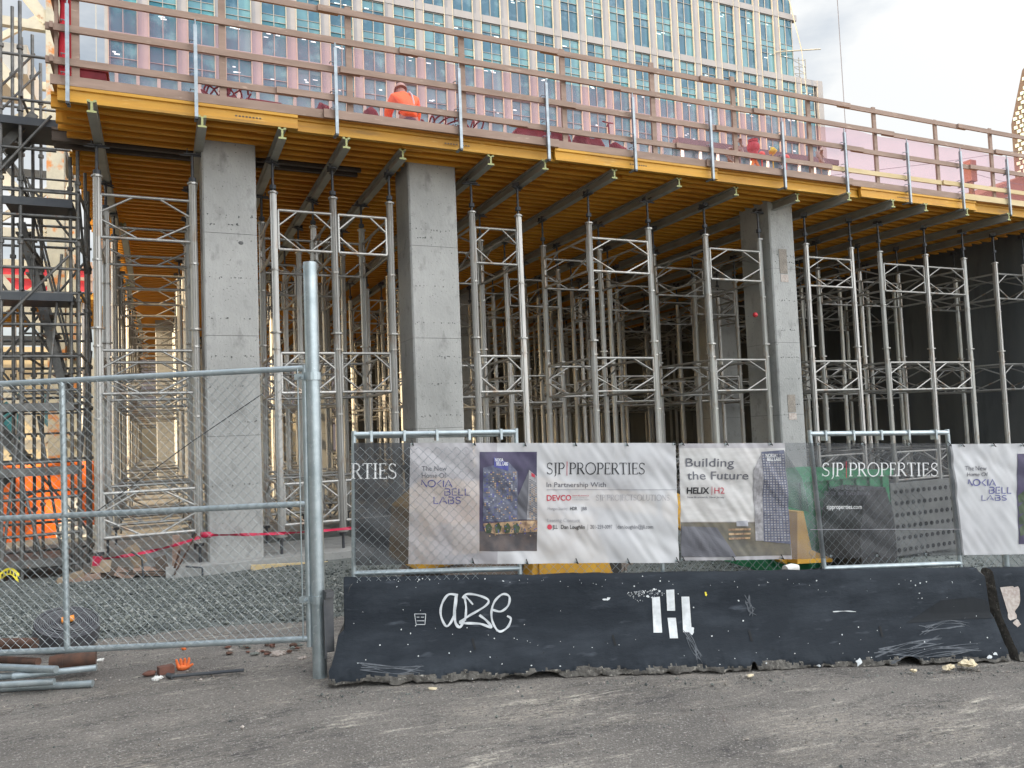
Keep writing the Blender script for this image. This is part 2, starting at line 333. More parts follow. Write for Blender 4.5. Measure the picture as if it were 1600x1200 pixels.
b = MB(); b.box(11.42, 11.62, 11.862, 11.8685, 4.75, 5.25); b.box(11.42, 11.62, 11.862, 11.8685, 1.95, 2.3); b.build('paper_patch', 'dirt', c3)
b = MB(); b.box(11.43, 11.63, 11.862, 11.8685, 4.58, 4.73); b.box(11.43, 11.63, 11.862, 11.8685, 1.8, 1.93); b.build('paper_patch', 'litter', c3)
random.seed(21)
for cc, x0, x1, m_ in ((c1, .62, 1.33, 0), (c2, 3.72, 4.5, 1), (c3, 11.25, 11.84, 2)):
    b = MB()
    for z in (5.12, 4.98, 4.2, 3.6, 3.05, 2.62, 2.1, 1.2):
        for k in range(random.randint(5, 12)):
            x = random.uniform(x0 + .04, x1 - .04); r = random.uniform(.004, .011); b.tube([(x, 11.866, z + random.gauss(0, .012)), (x, 11.872, z)], r, 6, sm=False)
    for k in range(26): x = random.uniform(x0, x1); z = random.uniform(.3, 6.1); b.tube([(x, 11.867, z), (x, 11.872, z)], random.uniform(.003, .007), 6, sm=False)
    b.build('surface_void', 'seam', cc)['kind'] = 'stuff'
b = MB(); b.ball((1.12, 11.868, 4.72), .035, 0, sc=(1, .15, .8)); b.build('bolt_hole', 'seam', c1)
for i, (x, y, lb) in enumerate(((14.65, 18, 'concrete column standing deep in the shade left of the third front column'), (3.7, 22.6, 'concrete column standing deep inside behind the second front column'), (-.1, 30.4, 'concrete column seen far down the scaffold corridor'), (8.2, 22.6, 'concrete column deep inside between the bright shoring legs of the middle bays'), (.65, 38.2, 'concrete column at the far end of the scaffold corridor'))):
    column(x, x + .85, y, y + .85, lb, m='concrete')
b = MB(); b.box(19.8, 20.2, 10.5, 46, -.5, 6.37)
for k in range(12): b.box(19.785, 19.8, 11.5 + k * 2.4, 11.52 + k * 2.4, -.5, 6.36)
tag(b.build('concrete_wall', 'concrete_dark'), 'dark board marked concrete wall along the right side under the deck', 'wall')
b = MB(); b.box(9.5, 19.79, 44, 44.4, -.5, 6.37)  # back wall added to keep the space under the deck dark
tag(b.build('concrete_wall', 'concrete_dark'), 'dark concrete wall added at the far back to darken the space under the deck', 'wall')
b = MB(); b.box(-1.3, 9.4, 47, 47.3, -.1, 3.2); tag(b.build('garden_wall', 'cream_wall'), 'pale sunlit wall seen at the end of the scaffold corridor', 'wall')
# ------------------------------------------------------------------ deck formwork
YE = 11.05
deck = thing('formwork_deck', 'large raised deck of yellow timber beams and plywood on shoring towers', 'deck', (0, YE, 6.2))
b = MB(); b.box(-1.18, 19.79, YE - .02, 45, 6.402, 6.424); b.build('plywood_sheet', 'plywood', deck)
H20 = [(-.04, 0), (.04, 0), (.04, .04), (.015, .05), (.015, .15), (.04, .16), (.04, .2), (-.04, .2), (-.04, .16), (-.015, .15), (-.015, .05), (-.04, .04)]
def h20(b, x0, x1, y, z=6.2, mi=0): b.prism(H20, (x0, y, z), (x1, y, z), (0, 1, 0), (0, 0, 1), mi)
ends = [-1.12, 1.72, 5.95, 9.15, 12.85, 16.2, 19.7]
for k in range(6):
    b = MB(); h20(b, ends[k], ends[k + 1] + .12, YE + (.0 if k % 2 == 0 else .085), 6.2)
    for e in (ends[k] - .004,): b.box(e, e + .004, YE + (.0 if k % 2 == 0 else .085) - .03, YE + (.0 if k % 2 == 0 else .085) + .03, 6.21, 6.39)
    b.build('edge_beam', 'yellow_wood', deck)
b = MB()
for i in range(9): b.box(4.06 + i * .045 + .02 * (i > 4), 4.09 + i * .045 + .02 * (i > 4), YE + .03, YE + .034 , 6.27, 6.29)
for x0 in (1.0, 7.4, 13.9):
    for i in range(8): b.box(x0 + i * .045, x0 + .028 + i * .045, YE - .0175, YE - .0148, 6.28, 6.30)
b.build('stamp_mark', 'dark_wood', deck)['kind'] = 'stuff'
vm = []
for k in range(6):
    b = MB(); x = -1.02 - random.choice((0, .05, .12, .2))
    while x < 19.6:
        e = min(19.75, x + random.choice((2.45, 2.9, 3.6)))
        if e > 19.3: e = 19.75
        jy = random.uniform(-.03, .03); h20(b, x, e, jy, 0, 0 if random.random() < .95 else 1); x = e + .004 if random.random() < .5 else e - .35
        if e == 19.75: break
    vm.append(b.mesh('timber_beam', ['underside_wood_tint', 'dark_wood']))
b = MB(); h20(b, -1.35, 3.1, 0, 0, 0); h20(b, 3.1, 19.7, .02, 0, 1); dk = b.mesh('timber_beam', ['dark_wood', 'underside_wood_tint'])
stuff = MB()
nb = 0
for i in range(135):
    y = YE + .26 + i * .25
    if i < 99:
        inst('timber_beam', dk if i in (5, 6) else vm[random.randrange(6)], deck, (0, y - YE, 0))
    else: h20(stuff, -1.05, 19.7, y)
o = stuff.build('timber_beam', 'underside_wood_tint', deck); o['kind'] = 'stuff'
# ------------------------------------------------------------------ stringers
LX = [-.76, .50, 1.62, 2.53, 3.40, 4.83, 5.70, 7.07, 8.40, 9.74, 11.08, 12.28, 13.60, 14.48, 15.86, 17.2, 18.3]
SX = [-.73, .57, 1.62, 2.54, 3.45, 4.84, 5.77, 7.12, 8.5, 9.88, 11.35, 12.33, 13.65, 14.62, 15.88, 17.27, 18.4]
SY0 = [10.86, 10.93, 11.02, 11.1, 11.3, 11.12, 11.05, 11.1, 11.15, 11.26, 11.22, 10.86, 10.95, 10.95, 10.93, 10.93, 10.95]
I16 = [(-.055, 0), (.055, 0), (.055, .022), (.014, .03), (.014, .13), (.055, .14), (.055, .165), (.02, .165), (.02, .145), (-.02, .145), (-.02, .165), (-.055, .165), (-.055, .14), (-.014, .13), (-.014, .03), (-.055, .022)]
ordn = ['first', 'second', 'third', 'fourth', 'fifth', 'sixth', 'seventh', 'eighth', 'ninth', 'tenth', 'eleventh', 'twelfth', 'thirteenth', 'fourteenth', 'fifteenth', 'sixteenth', 'seventeenth']
ordr = ['front', 'second', 'third', 'fourth', 'fifth', 'sixth', 'seventh', 'eighth']
def strm(l):
    b = MB(); b.prism(I16, (0, 0, 0), (0, l, 0), (1, 0, 0), (0, 0, 1)); me = b.mesh('beam', 'stringer_metal')
    b = MB(); b.prism(I16, (0, -.006, 0), (0, 0, 0), (1, 0, 0), (0, 0, 1)); return me, b.mesh('end_cap', 'cap_green')
sm1 = strm(6.4)
for i, x in enumerate(SX):
    for r in range(5):
        y = SY0[i] + r * 6.0; xx = x + (.12 if r % 2 else 0)
        t = thing('aluminium_joist', 'grey aluminium joist under the deck, %s from the left, %s length back' % (ordn[i], ordr[r].replace('front', 'first')), 'joist', (xx, y, 6.03), 'aluminium joists under the deck')
        inst('beam', sm1[0], t); inst('end_cap', sm1[1], t)
# ------------------------------------------------------------------ shoring towers
def legmesh():
    b = MB(); n = 24; prof = []
    for a in range(n):
        r = .052 if a % 6 else .04
        if a % 6 in (1, 5): r = .054
        prof.append((r * math.cos(a * 2 * math.pi / n), r * math.sin(a * 2 * math.pi / n)))
    b.prism(prof, (0, 0, .42), (0, 0, 5.6), (1, 0, 0), (0, 1, 0))
    for z in (.42, 3.45, 5.575):
        b.tube([(0, 0, z - .012), (0, 0, z + .012)], .088 if z < 5 else .075, 10, sm=False)
    for z in (3.2, 2.2, 4.4): b.tube([(0, 0, z - .012), (0, 0, z + .012)], .064, 10, sm=False)
    return b.mesh('leg', 'aluminium')
LEG = legmesh()
b = MB(); b.tube([(0, 0, 4.9), (0, 0, 6.0)], .021, 8); b.tube([(0, 0, 5.6), (0, 0, 5.66)], .05, 8, sm=False); b.box(-.11, .11, -.06, .06, 6.0, 6.012)
b.box(-.16, .16, -.012, .012, 5.985, 6.0); b.box(-.07, -.06, -.06, .06, 6.012, 6.08); b.box(.06, .07, -.06, .06, 6.012, 6.08); JACK = b.mesh('screw_jack', 'dark_steel')
b = MB(); b.tube([(0, 0, .02), (0, 0, .5)], .021, 8); b.box(-.09, .09, -.09, .09, 0, .015); b.tube([(0, 0, .36), (0, 0, .41)], .055, 8, sm=False); BASE = b.mesh('base_jack', 'dark_steel')
FR = {}
def frame(wd):
    k = round(wd, 2)
    if k not in FR:
        b = MB(); g = .055
        for z in (0, .6): b.tube([(g, 0, z), (k - g, 0, z)], .023, 8)
        for s in (0, 1):
            X = lambda v: v if not s else k - v
            b.tube([(X(g), 0, .36), (X(.36 * k), 0, .59)], .016, 6); b.tube([(X(g), 0, .25), (X(.40 * k), 0, .01)], .016, 6)
            b.tube([(X(g), 0, .0), (X(g), 0, .6)], .02, 6)
        FR[k] = b.mesh('frame', 'aluminium')
    return FR[k]
BAYS = [(0, 1), (2, 3, 4), (5, 6), (7, 8), (9, 10), (11, 12), (13, 14, 15), (16,)]
BN = ['in the corridor left of the first column', 'between the first and second columns', 'just right of the second column', 'in the middle bay between the second and third columns', 'against the left side of the third column', 'just right of the third column', 'in the three legged bay before the right wall', 'beside the dark right hand wall']
ROWS = [(12.0, 13.8), (15.7, 17.5), (19.4, 21.2), (23.1, 24.9), (26.8, 28.6), (30.5, 32.3), (34.2, 36.0), (37.9, 39.7)]
for bi, bay in enumerate(BAYS):
    lx = [LX[i] for i in bay]
    if bi == 7: lx = [18.3, 19.4]
    for ri, (ya, yb) in enumerate(ROWS):
        if ri > 5 and bi > 3: continue
        dz = -.012 * (lx[0] + .8) - .04 * (ri % 2)
        lab = 'silver shoring tower, %s row back, %s' % (ordr[ri].replace('front', 'first'), BN[bi])
        jx = 0 if ri == 0 else random.uniform(-.05, .05)
        t = thing('shoring_tower', lab, 'shoring tower', (lx[0] + jx, ya, 0), 'shoring towers under the deck')
        for x in lx:
            for y in (ya, yb):
                lg = inst('leg', LEG, t, (x - lx[0], y - ya, dz), (random.uniform(-.004, .004), random.uniform(-.005, .005), random.choice((0, math.pi / 2, math.pi / 4))))
                inst('screw_jack', JACK, lg, (0, 0, -dz + .0)); inst('base_jack', BASE, lg, (0, 0, 0))
        for z in (.58, 2.54, 4.72):
            for y in (ya, yb):
                for x0, x1 in zip(lx, lx[1:]): inst('frame', frame(x1 - x0), t, (x0 - lx[0], y - ya, z + dz))
            for x in lx: inst('frame', frame(yb - ya), t, (x - lx[0], 0, z + dz), (0, 0, math.pi / 2))
# ------------------------------------------------------------------ guardrail on the deck
gr = thing('timber_guardrail', 'weathered timber guardrail with pink safety net along the deck edge', 'guardrail', (0, YE, 6.42))
RZ = [6.71, 7.145, 7.585, 8.015]
cuts = [-1.1, 2.3, 5.9, 9.1, 12.5, 16.0, 19.9]
for k, z in enumerate(RZ):
    b = MB(); c = [cuts[0]] + [v + (.9 * k % 2.1) - .6 for v in cuts[1:-1]] + [cuts[-1]]
    for i, (a, d) in enumerate(zip(c, c[1:])):
        o = .04 if i % 2 else 0
        b.box(a - .15, d + .15, YE - .05 - o, YE - .012 - o, z - .045, z + .045, 1 if (k == 0 and i >= 4) else 0)
    b.build('rail', ['guard_wood', 'new_wood'], gr)
b = MB()
for i, (a, d) in enumerate(zip(cuts, cuts[1:])): b.box(a - .1, d + .1, YE - .04 - .04 * (i % 2), YE - .002 - .04 * (i % 2), 6.405, 6.53, 1 if i == 5 else 0)
b.build('toe_board', ['guard_wood', 'new_wood'], gr)
for x in [-.92, .85, 2.6, 4.38, 6.17, 7.95, 9.75, 11.6, 13.39, 15.22, 17.02, 18.85]:
    b = MB(); b.box(x - .045, x + .045, YE - .01, YE + .03, 6.43, 8.13 + random.uniform(-.05, .08)); b.build('post', 'guard_wood', gr)
for x in [-1.0, .5, 2.37, 4.27, 5.78, 7.44, 9.08, 10.77, 12.38, 14.14, 15.78, 17.33, 18.9]:
    b = MB(); b.box(x - .022, x + .022, YE - .15, YE - .105, 6.16, 7.42, 0); b.tube([(x, YE - .127, 7.42), (x, YE - .127, 7.5)], .012, 6)
    b.box(x - .02, x + .02, YE - .15, YE - .105, 6.13, 6.16, 1); b.box(x - .02, x + .02, YE - .11, YE + .06, 6.16, 6.185, 0)
    for z in (7.145, 6.71, 6.47): b.tube([(x - .02, YE - .13, z + .06), (x - .07, YE - .12, z + .07), (x - .07, YE - .06, z + .07)], .008, 5); b.box(x - .02, x + .02, YE - .11, YE - .03, z - .07, z - .05)
    b.build('clamp_post', ['clamp_steel', 'black_steel'], gr)
b = MB(); b.grid(lambda u, v: V((-.55 + 20.4 * u, YE + .045 + .02 * math.sin(u * 210) * (1 - v) + .015 * math.sin(u * 77 + v * 5), 6.44 + (1.13 + .02 * math.sin(u * 70)) * v)), 200, 4); b.build('safety_net', 'net', gr)
b = MB(); b.tube([(-1.02, YE + .12, 8.6), (-1.06, YE + .1, 8.2), (-1.03, YE + .12, 7.5), (-1.05, YE + .1, 6.45)], [.05, .1, .07, .09], 9); b.build('rolled_net', 'net_bundle', gr)
b = MB()
for z in RZ[:3]: b.box(-1.2, -1.16, YE - .1, YE + 34, z - .04, z + .04)
for k in range(12): b.box(-1.16, -1.12, YE + .05 + k * 3, YE + .14 + k * 3, 6.43, 7.75)
b.build('return_rail', 'guard_wood', gr)
# ------------------------------------------------------------------ left side: stair scaffold, steel tower, tarp, neighbour deck
ss = thing('stair_scaffold', 'dark steel tube stair scaffold at the left edge beside the deck', 'scaffold', (-2.5, 13, 0))
SXs = [-1.02, -1.17, -1.72, -1.98, -2.75, -3.6]
for i, x in enumerate(SXs):
    for y in ((12.6, 13.6, 14.6) if i not in (1,) else (12.9, 14.1)):
        b = MB(); xx = x + random.uniform(-.03, .03); b.tube([(xx, y, 0), (xx, y, 7.4 + .4 * i if x < -1.5 else 6.1)], .024, 8)
        for z in (.9, 2.0, 2.9, 3.9, 4.7, 5.6, 6.6, 7.5): b.tube([(xx, y, z), (xx, y, z + .05)], .042, 8, sm=False)
        b.build('standard', 'scaffold_steel', ss)
LZ = [.18, .62, 1.12, 1.62, 2.42, 2.62, 3.1, 3.55, 4.0, 4.35, 4.75, 5.1, 5.45, 6.05, 6.75, 7.4]
for k in range(10):
    b = MB(); z = 2.05 + .31 * k + (1.2 if k > 5 else 0); b.tube([(-1.95, 13.9, z), (-1.1, 13.9, z)], .016, 6); b.build('guard_tube', 'scaffold_steel', ss)
for i, z in enumerate(LZ):
    for y in (12.6, 14.6): b = MB(); b.tube([(-4, y, z), (-1.0 if z < 6.0 else -1.3, y, z + .02)], .022, 7); b.build('ledger', 'scaffold_steel', ss)
    if i % 2 == 0:
        for x in SXs[::2]: b = MB(); b.tube([(x, 12.5, z + .05), (x, 14.7, z + .05)], .02, 6); b.build('transom', 'scaffold_steel', ss)
for z, x0, x1 in ((1.55, -4, -1.05), (4.0, -4, -1.1), (6.5, -4, -1.25), (5.35, -1.95, -1.1), (.3, -4, -1.2), (2.45, -2.0, -1.1)):
    b = MB(); b.box(x0, x1, 12.62, 13.5, z - .05, z); b.box(x0, x1, 12.56, 12.61, z - .10, z + .01); b.build('platform', 'black_steel' if z > 3 else 'scaffold_steel', ss)
def flight(x0, z0, x1, z1, y):
    b = MB(); n = 9
    for s in (-.3, .3): b.bar((x0, y + s, z0), (x1, y + s, z1), .03, .12)
    for k in range(n): t = (k + .5) / n; x = x0 + (x1 - x0) * t; z = z0 + (z1 - z0) * t; b.box(x - .11, x + .11, y - .29, y + .29, z - .015, z + .015)
    for s in (-.3, .3): b.tube([(x0, y + s, z0 + .9), (x1, y + s, z1 + .9)], .018, 6)
    b.build('stair_flight', 'scaffold_steel', ss)
flight(-3.6, .3, -1.9, 1.5, 13.2); flight(-1.85, 1.6, -3.5, 4.0, 14.0); flight(-3.6, 4.05, -1.6, 6.7, 13.2); flight(-1.3, 2.5, -1.9, 5.3, 14.1); 
for p, q in (((-3.3, 12.55, 2.0), (-1.15, 12.55, 4.55)), ((-3.0, 12.52, 4.3), (-1.35, 12.52, 6.55)), ((-1.98, 12.6, .2), (-1.72, 12.6, 2.6)), ((-1.72, 12.6, 1.3), (-1.5, 12.6, .3)), ((-1.05, 14.6, .4), (-2.6, 14.6, 2.6)), ((-2.7, 14.6, 2.7), (-1.1, 14.6, 4.9)), ((-1.1, 14.6, 5.0), (-2.7, 14.6, 7.3)), ((-1.45, 12.7, 2.4), (-1.25, 12.7, 4.6)), ((-1.3, 13.1, .2), (-1.6, 13.1, 2.3)), ((-1.35, 14.0, 3.0), (-2.2, 14.0, 4.4)), ((-1.02, 12.6, 1.7), (-1.02, 14.6, 3.4)), ((-1.02, 14.6, 3.6), (-1.02, 12.6, 5.4))):
    b = MB(); b.tube([p, q], .02, 7); b.build('brace', 'scaffold_steel', ss)
st = thing('steel_tower', 'rust flecked pale steel lattice tower rising behind the stair scaffold', 'steel tower', (-2.07, 20, 0))
b = MB()
def hcol(b, x, y, z0, z1, s=.17):
    b.box(x - s, x + s, y - s, y - s + .03, z0, z1); b.box(x - s, x + s, y + s - .03, y + s, z0, z1); b.box(x - .012, x + .012, y - s + .03, y + s - .03, z0, z1)
for x, y in ((-2.07, 20), (-5.2, 20), (-2.07, 23.4), (-5.2, 23.4)): b = MB(); hcol(b, x, y, 0, 15.5); b.build('column', 'rusty_steel', st)
for k, z in enumerate((1.9, 4.2, 6.6, 9.0, 11.4)):
    b = MB(); b.bar((-5.1, 20, z), (-2.2, 20, z), .16, .2); b.bar((-5.1, 23.4, z), (-2.2, 23.4, z), .16, .2); b.bar((-2.07, 20.2, z), (-2.07, 23.2, z), .16, .2); b.build('beam', 'black_steel' if k % 2 else 'pale_steel', st)
    b = MB(); b.bar((-3.9, 19.95, z + 2.3), (-2.2, 19.95, z + .1), .12, .24); b.bar((-5.0, 23.35, z + .1), (-2.2, 23.35, z + 2.3), .1, .16); b.bar((-2.07, 20.2, z + .2), (-2.07, 23.2, z + 2.2), .1, .14); b.build('diagonal', 'pale_steel', st)
b = MB(); b.box(-4.6, -2.7, 20.6, 22.5, 10.5, 11.2); b.build('cladding_panel', 'white_sheet', st)
b = MB(); b.grid(lambda u, v: V((-4.6 + 3.37 * u, 18.0 + .06 * math.sin(u * 19 + v * 3) + .05 * noise.noise(V((u * 6, v * 4, 0))), -.1 + 1.62 * v)), 60, 24)
tp = b.build('orange_tarpaulin', 'orange_tarp'); tag(tp, 'bright orange tarpaulin hung behind the stair scaffold at lower left', 'tarpaulin')
tp.modifiers.new('t', 'SOLIDIFY').thickness = .01
b = MB()
for k, (x, z, wd, h) in enumerate(((-1.62, .25, .35, .6), (-1.5, -.1, .6, .35), (-1.75, .05, .25, .28))): b.grid(lambda u, v: V((x - wd / 2 + wd * u, 17.8 - .03 * k + .05 * noise.noise(V((u * 3, v * 3, k))), z + h * v)), 8, 8)
o = b.build('plastic_sheet', 'white_sheet'); tag(o, 'crumpled white plastic sheet in front of the orange tarpaulin', 'plastic sheet'); o.modifiers.new('t', 'SOLIDIFY').thickness = .01
nd = thing('neighbour_deck', 'smaller yellow formwork deck with pink guardrail net far behind the stair scaffold', 'deck', (-8, 33, 0))
b = MB(); b.box(-16, -2.1, 32.6, 42, 7.42, 7.5); b.build('plywood_sheet', 'plywood', nd)
for k in range(10): b = MB(); h20(b, -16, -2.1 + random.uniform(-.2, .2), 32.4 + k * .9, 7.2); b.build('timber_beam', 'yellow_wood', nd)
b = MB()
for z in (7.95, 8.4): b.box(-16, -2.1, 32.3, 32.34, z - .06, z + .06)
for k in range(8): b.box(-2.3 - k * 1.8, -2.2 - k * 1.8, 32.34, 32.42, 7.5, 8.6)
b.build('guardrail', 'guard_wood', nd)
b = MB(); b.box(-16, -2.2, 32.44, 32.46, 7.5, 8.3); b.build('safety_net', 'red_paint', nd)
for k in range(6): b = MB(); x = -2.6 - k * 2.2; b.tube([(x, 33.2, 0), (x, 33.2, 7.2)], .07, 8); b.build('prop', 'aluminium', nd)
for i, (x0, x1, z1, y) in enumerate(((-14, -3.3, 6.6, 43), )):
    t = thing('site_building', 'sunlit cream building behind the neighbouring formwork deck', 'building', (-8, y, 0))
    b = MB(); b.box(x0, x1, y, y + 6, 0, z1); b.build('wall', 'cream_wall', t)
    for k in range(5): b = MB(); b.box(x0 + 1 + k * 2, x0 + 2 + k * 2, y - .03, y + .02, 2.2, 4.4); b.build('window', 'glass', t)
# unseen block added outside the frame to cast shade over the street side
t = thing('shade_block', 'tall plain masonry block added out of view left of the site for shade', 'building', (-24, -9, 0))
b = MB(); b.box(-19, -15, -34, 12.7, 0, 34); b.build('wall', 'neighbour', t)
b = MB()
for k in range(10):
    for j in range(9): b.box(-15.0, -14.97, -33 + k * 4.5, -31.2 + k * 4.5, 2 + j * 3.6, 4 + j * 3.6)
b.build('window', 'glass', t)['kind'] = 'stuff'
# ------------------------------------------------------------------ office tower behind
TY = 80; BP = 3.466; TX0 = -3.95
tw = thing('office_tower', 'tall pale glass office tower standing behind the deck', 'office tower', (40, TY, 0))
fl = [(40.62, 44.3, 45.0, 48.5), (49.4, 53.1, 53.8, 57.5), (58.4, 62.1, 62.8, 66.4)]
nbay = 25
b = MB()
b.box(-4.2, 82.2, TY + .6, TY + 30, 0, 72); b.box(82.2, 86.6, TY + .6, TY + 26, 0, 49.4); b.build('core', 'facade_dark', tw)
b = MB()
for k in range(nbay + 1):
    x1 = TX0 + BP * k + .0; x0 = x1 - .95
    if k == 0: x0 = -4.25; 
    b.box(x0, x1, TY - .16, TY + .55, 34, 72 if x1 < 82.5 else 49.4)
    for zz in range(6): b.box(x0 + .45, x0 + .49, TY - .17, TY - .159, 37 + zz, 37.96 + zz, 0)
b.box(85.75, 86.7, TY - .28, TY + 8, 34, 49.4)
for z0, z1 in ((39.85, 40.58), (36.6, 37.2), (48.55, 49.35), (57.55, 58.35), (66.5, 67.3)):
    xe = 86.7 if z1 < 50 else 82.6; b.box(-4.27, xe, TY - .22, TY + .5, z0, z1)
b.build('pilaster_grid', 'facade', tw)
b = MB()
for k in range(nbay + 1):
    x1 = TX0 + BP * k
    for x in (x1 - 1.02, x1 - .0): b.box(x, x + .055, TY - .26, TY - .165, 37.2, 72 if x1 < 82.5 else 49.3)
b.build('sunlit_trim', 'facade_cream', tw)  # cream trim; sun on the pilaster reveals is put into its colour
wins = []
random.seed(11)
for fi, z in enumerate([(37.25, None, None, 39.82)] + fl):
    for k in range(nbay + (z[3] < 50)):
        wins.append((fi, k, z))
wst = MB(); cnt = 0
def window(b, k, z):
    x0 = TX0 + BP * k; x1 = x0 + BP - .95; y = TY + .05; z0, s0, s1, z1 = z
    segs = [(z0, z1)] if s0 is None else [(z0, s0), (s1, z1)]
    xm = (x0 + x1) / 2
    for a, d in segs:
        for xa, xb in ((x0, xm), (xm, x1)):
            g = (4 if a > 44.5 and (a > 53 or a < 50) or a > 62 else 0) if random.random() < .8 else 1
            b.add([(xa, y, a), (xb, y, a), (xb, y, d), (xa, y, d)], [(0, 1, 2, 3)], g)
        bl = random.random()
        if bl < .5: h = random.choice((.5, .9, 1.5)); b.box(x0 + .1, x1 - .1, y - .02, y - .012, d - h, d - .05, 1)
        if random.random() < (.6 if d < 45 else .35):
            for q in range(random.choice((1, 2, 2, 3))): xx = random.uniform(x0 + .2, x1 - .8); zz = d - random.uniform(.9, 1.8); b.box(xx, xx + random.uniform(.25, .6), y - .03, y - .022, zz, zz + random.uniform(.07, .14), 3)
    if s0: b.box(x0, x1, y - .05, y, s0, s1, 1)
    for x in (x0 + .04, xm, x1 - .04): b.box(x - .035, x + .035, y - .14, y - .051, z0, z1, 2)
    for a, d in segs:
        for zz in (a + .03, d - 1.05 if s0 else a + .9, d - .03): b.box(x0, x1, y - .12, y - .055, zz - .026, zz + .026, 2)
for fi, k, z in wins:
    if cnt < 99 and fi in (0, 1, 2) and not (fi == 2 and k > 22) and k < 24 and (fi + k) >= 0 and (fi < 2 or k > 0) and not (fi == 0 and k > 18):
        b = MB(); window(b, k, z); b.build('window', ['glass', 'glass_pale', 'facade_frame', 'lit_strip', 'glass_blue'], tw); cnt += 1
    else: window(wst, k, z)
wst.build('window', ['glass', 'glass_pale', 'facade_frame', 'lit_strip', 'glass_blue'], tw)['kind'] = 'stuff'
b = MB()   # podium storey: small windows at left, open base at right
for k in range(36):
    x = -5.2 + 1.8 * k; b.box(x, x + .3, TY - 1.0, TY - .2, 33, 36.7)
b.box(-5.4, 60, TY - 1.05, TY - .2, 36.55, 36.85); b.box(-5.4, 60, TY - 1.0, TY - .2, 33.6, 34.2); b.build('podium_frame', 'facade_frame', tw)
b = MB(); b.box(-5.2, 59.6, TY - .75, TY - .7, 30, 36.5, 0); b.build('podium_glass', 'glass_pale', tw)
b = MB(); b.box(60, 87.5, TY - 1.6, TY - .4, 36.9, 37.6); b.build('canopy', 'facade_dark', tw)
b = MB()
for k in range(10): x = 61 + 2.8 * k; b.tube([(x, TY - 1, 30), (x, TY - 1, 36.9)], .22, 8)
b.build('base_column', 'white_sheet', tw)
b = MB(); b.box(60, 87, TY - .3, TY + .4, 33, 36.9); b.build('base_glass', 'glass_pale', tw)
b = MB(); b.box(82.5, 85, TY + 2, TY + 4, 49.4, 49.6)
for x in (82.6, 83.8, 85): b.tube([(x, TY + 1, 49.4), (x, TY + 1, 53)], .06, 6)
for z in (50.5, 51.5, 52.5): b.tube([(82.6, TY + 1, z), (85, TY + 1, z + .3)], .05, 6); b.tube([(82.6, TY + 1, z), (85, TY + 1, z - .7)], .04, 6)
b.tube([(78.2, TY - .5, 52.2), (86.5, TY - .5, 54)], .09, 6); b.tube([(79.5, TY - .6, 66), (82.8, TY - .6, 53.2)], .07, 6); b.tube([(82.8, TY - .6, 53.2), (83.5, TY - .8, 40)], .05, 6)
o = b.build('roof_rig', 'facade_cream'); tag(o, 'small pale roof rigging frame on the low corner of the office tower', 'rigging')
bb = thing('louvred_building', 'red brick building with white louvred side at the right edge', 'building', (100, 60, 0))
b = MB(); b.prism([(60, 0), (60, 36.9), (58.2, 43), (55, 46), (48, 46), (48, 0)], (96.6, 0, 0), (125, 0, 0), (0, 1, 0), (0, 0, 1)); b.build('wall', 'brick', bb)
b = MB()
for r in range(38):
    for c in range(15):
        y = 59.6 - c * .72 - (.34 if r % 2 else 0); z = 26 + r * .56
        if z < 36.2 + (60 - y) * 3.2 and z > 26 + c * .9: b.box(96.45, 96.6, y - .4, y, z, z + .4)
b.build('louvre', 'louvre', bb)['kind'] = 'stuff'
b = MB(); p = atY(1560, 305, 40); b.prism([(-3, -9), (6, -9), (6, 1.6), (3.2, 1.9), (-3, -.4)], (p.x, 40, p.z), (p.x, 50, p.z), (1, 0, 0), (0, 0, 1)); tag(b.build('brick_shed', 'brick_red'), 'low red brick gable standing before the louvred building', 'building')
b = MB(); p = atY(1318, 150, 30); b.tube([(p.x, 30, 3.0), (p.x, 30, 40)], .022, 6); tag(b.build('crane_rope', 'rope'), 'thin crane rope hanging down against the white sky', 'rope')
lp = thing('street_lamp', 'street lamp with boxy red head behind the guardrail at right', 'street lamp', (atY(1516, 280, 26).x, 26, 0))
p = atY(1516, 268, 26); b = MB(); b.tube([(p.x, 26, 0), (p.x, 26, p.z - .55)], .13, 8); b.build('pole', 'rust', lp)
b = MB(); b.box(p.x - .22, p.x + .22, 25.8, 26.2, p.z - .55, p.z + .55); b.build('lamp_head', 'brick_red', lp)
for i, (a, d, lb) in enumerate((((1290, 275), (1600, 233), 'thin overhead wire sloping up to the right across the white sky'), ((1518, 270), (1600, 288), 'thin overhead wire running right from the red lamp head'))):
    b = MB(); q0, q1 = atY(*a, 40), atY(*d, 40); b.tube([q0, (q0 + q1) / 2 - V((0, 0, .15)), q1 + (q1 - q0) * .4], .018, 5); tag(b.build('overhead_wire', 'rope'), lb, 'wire')
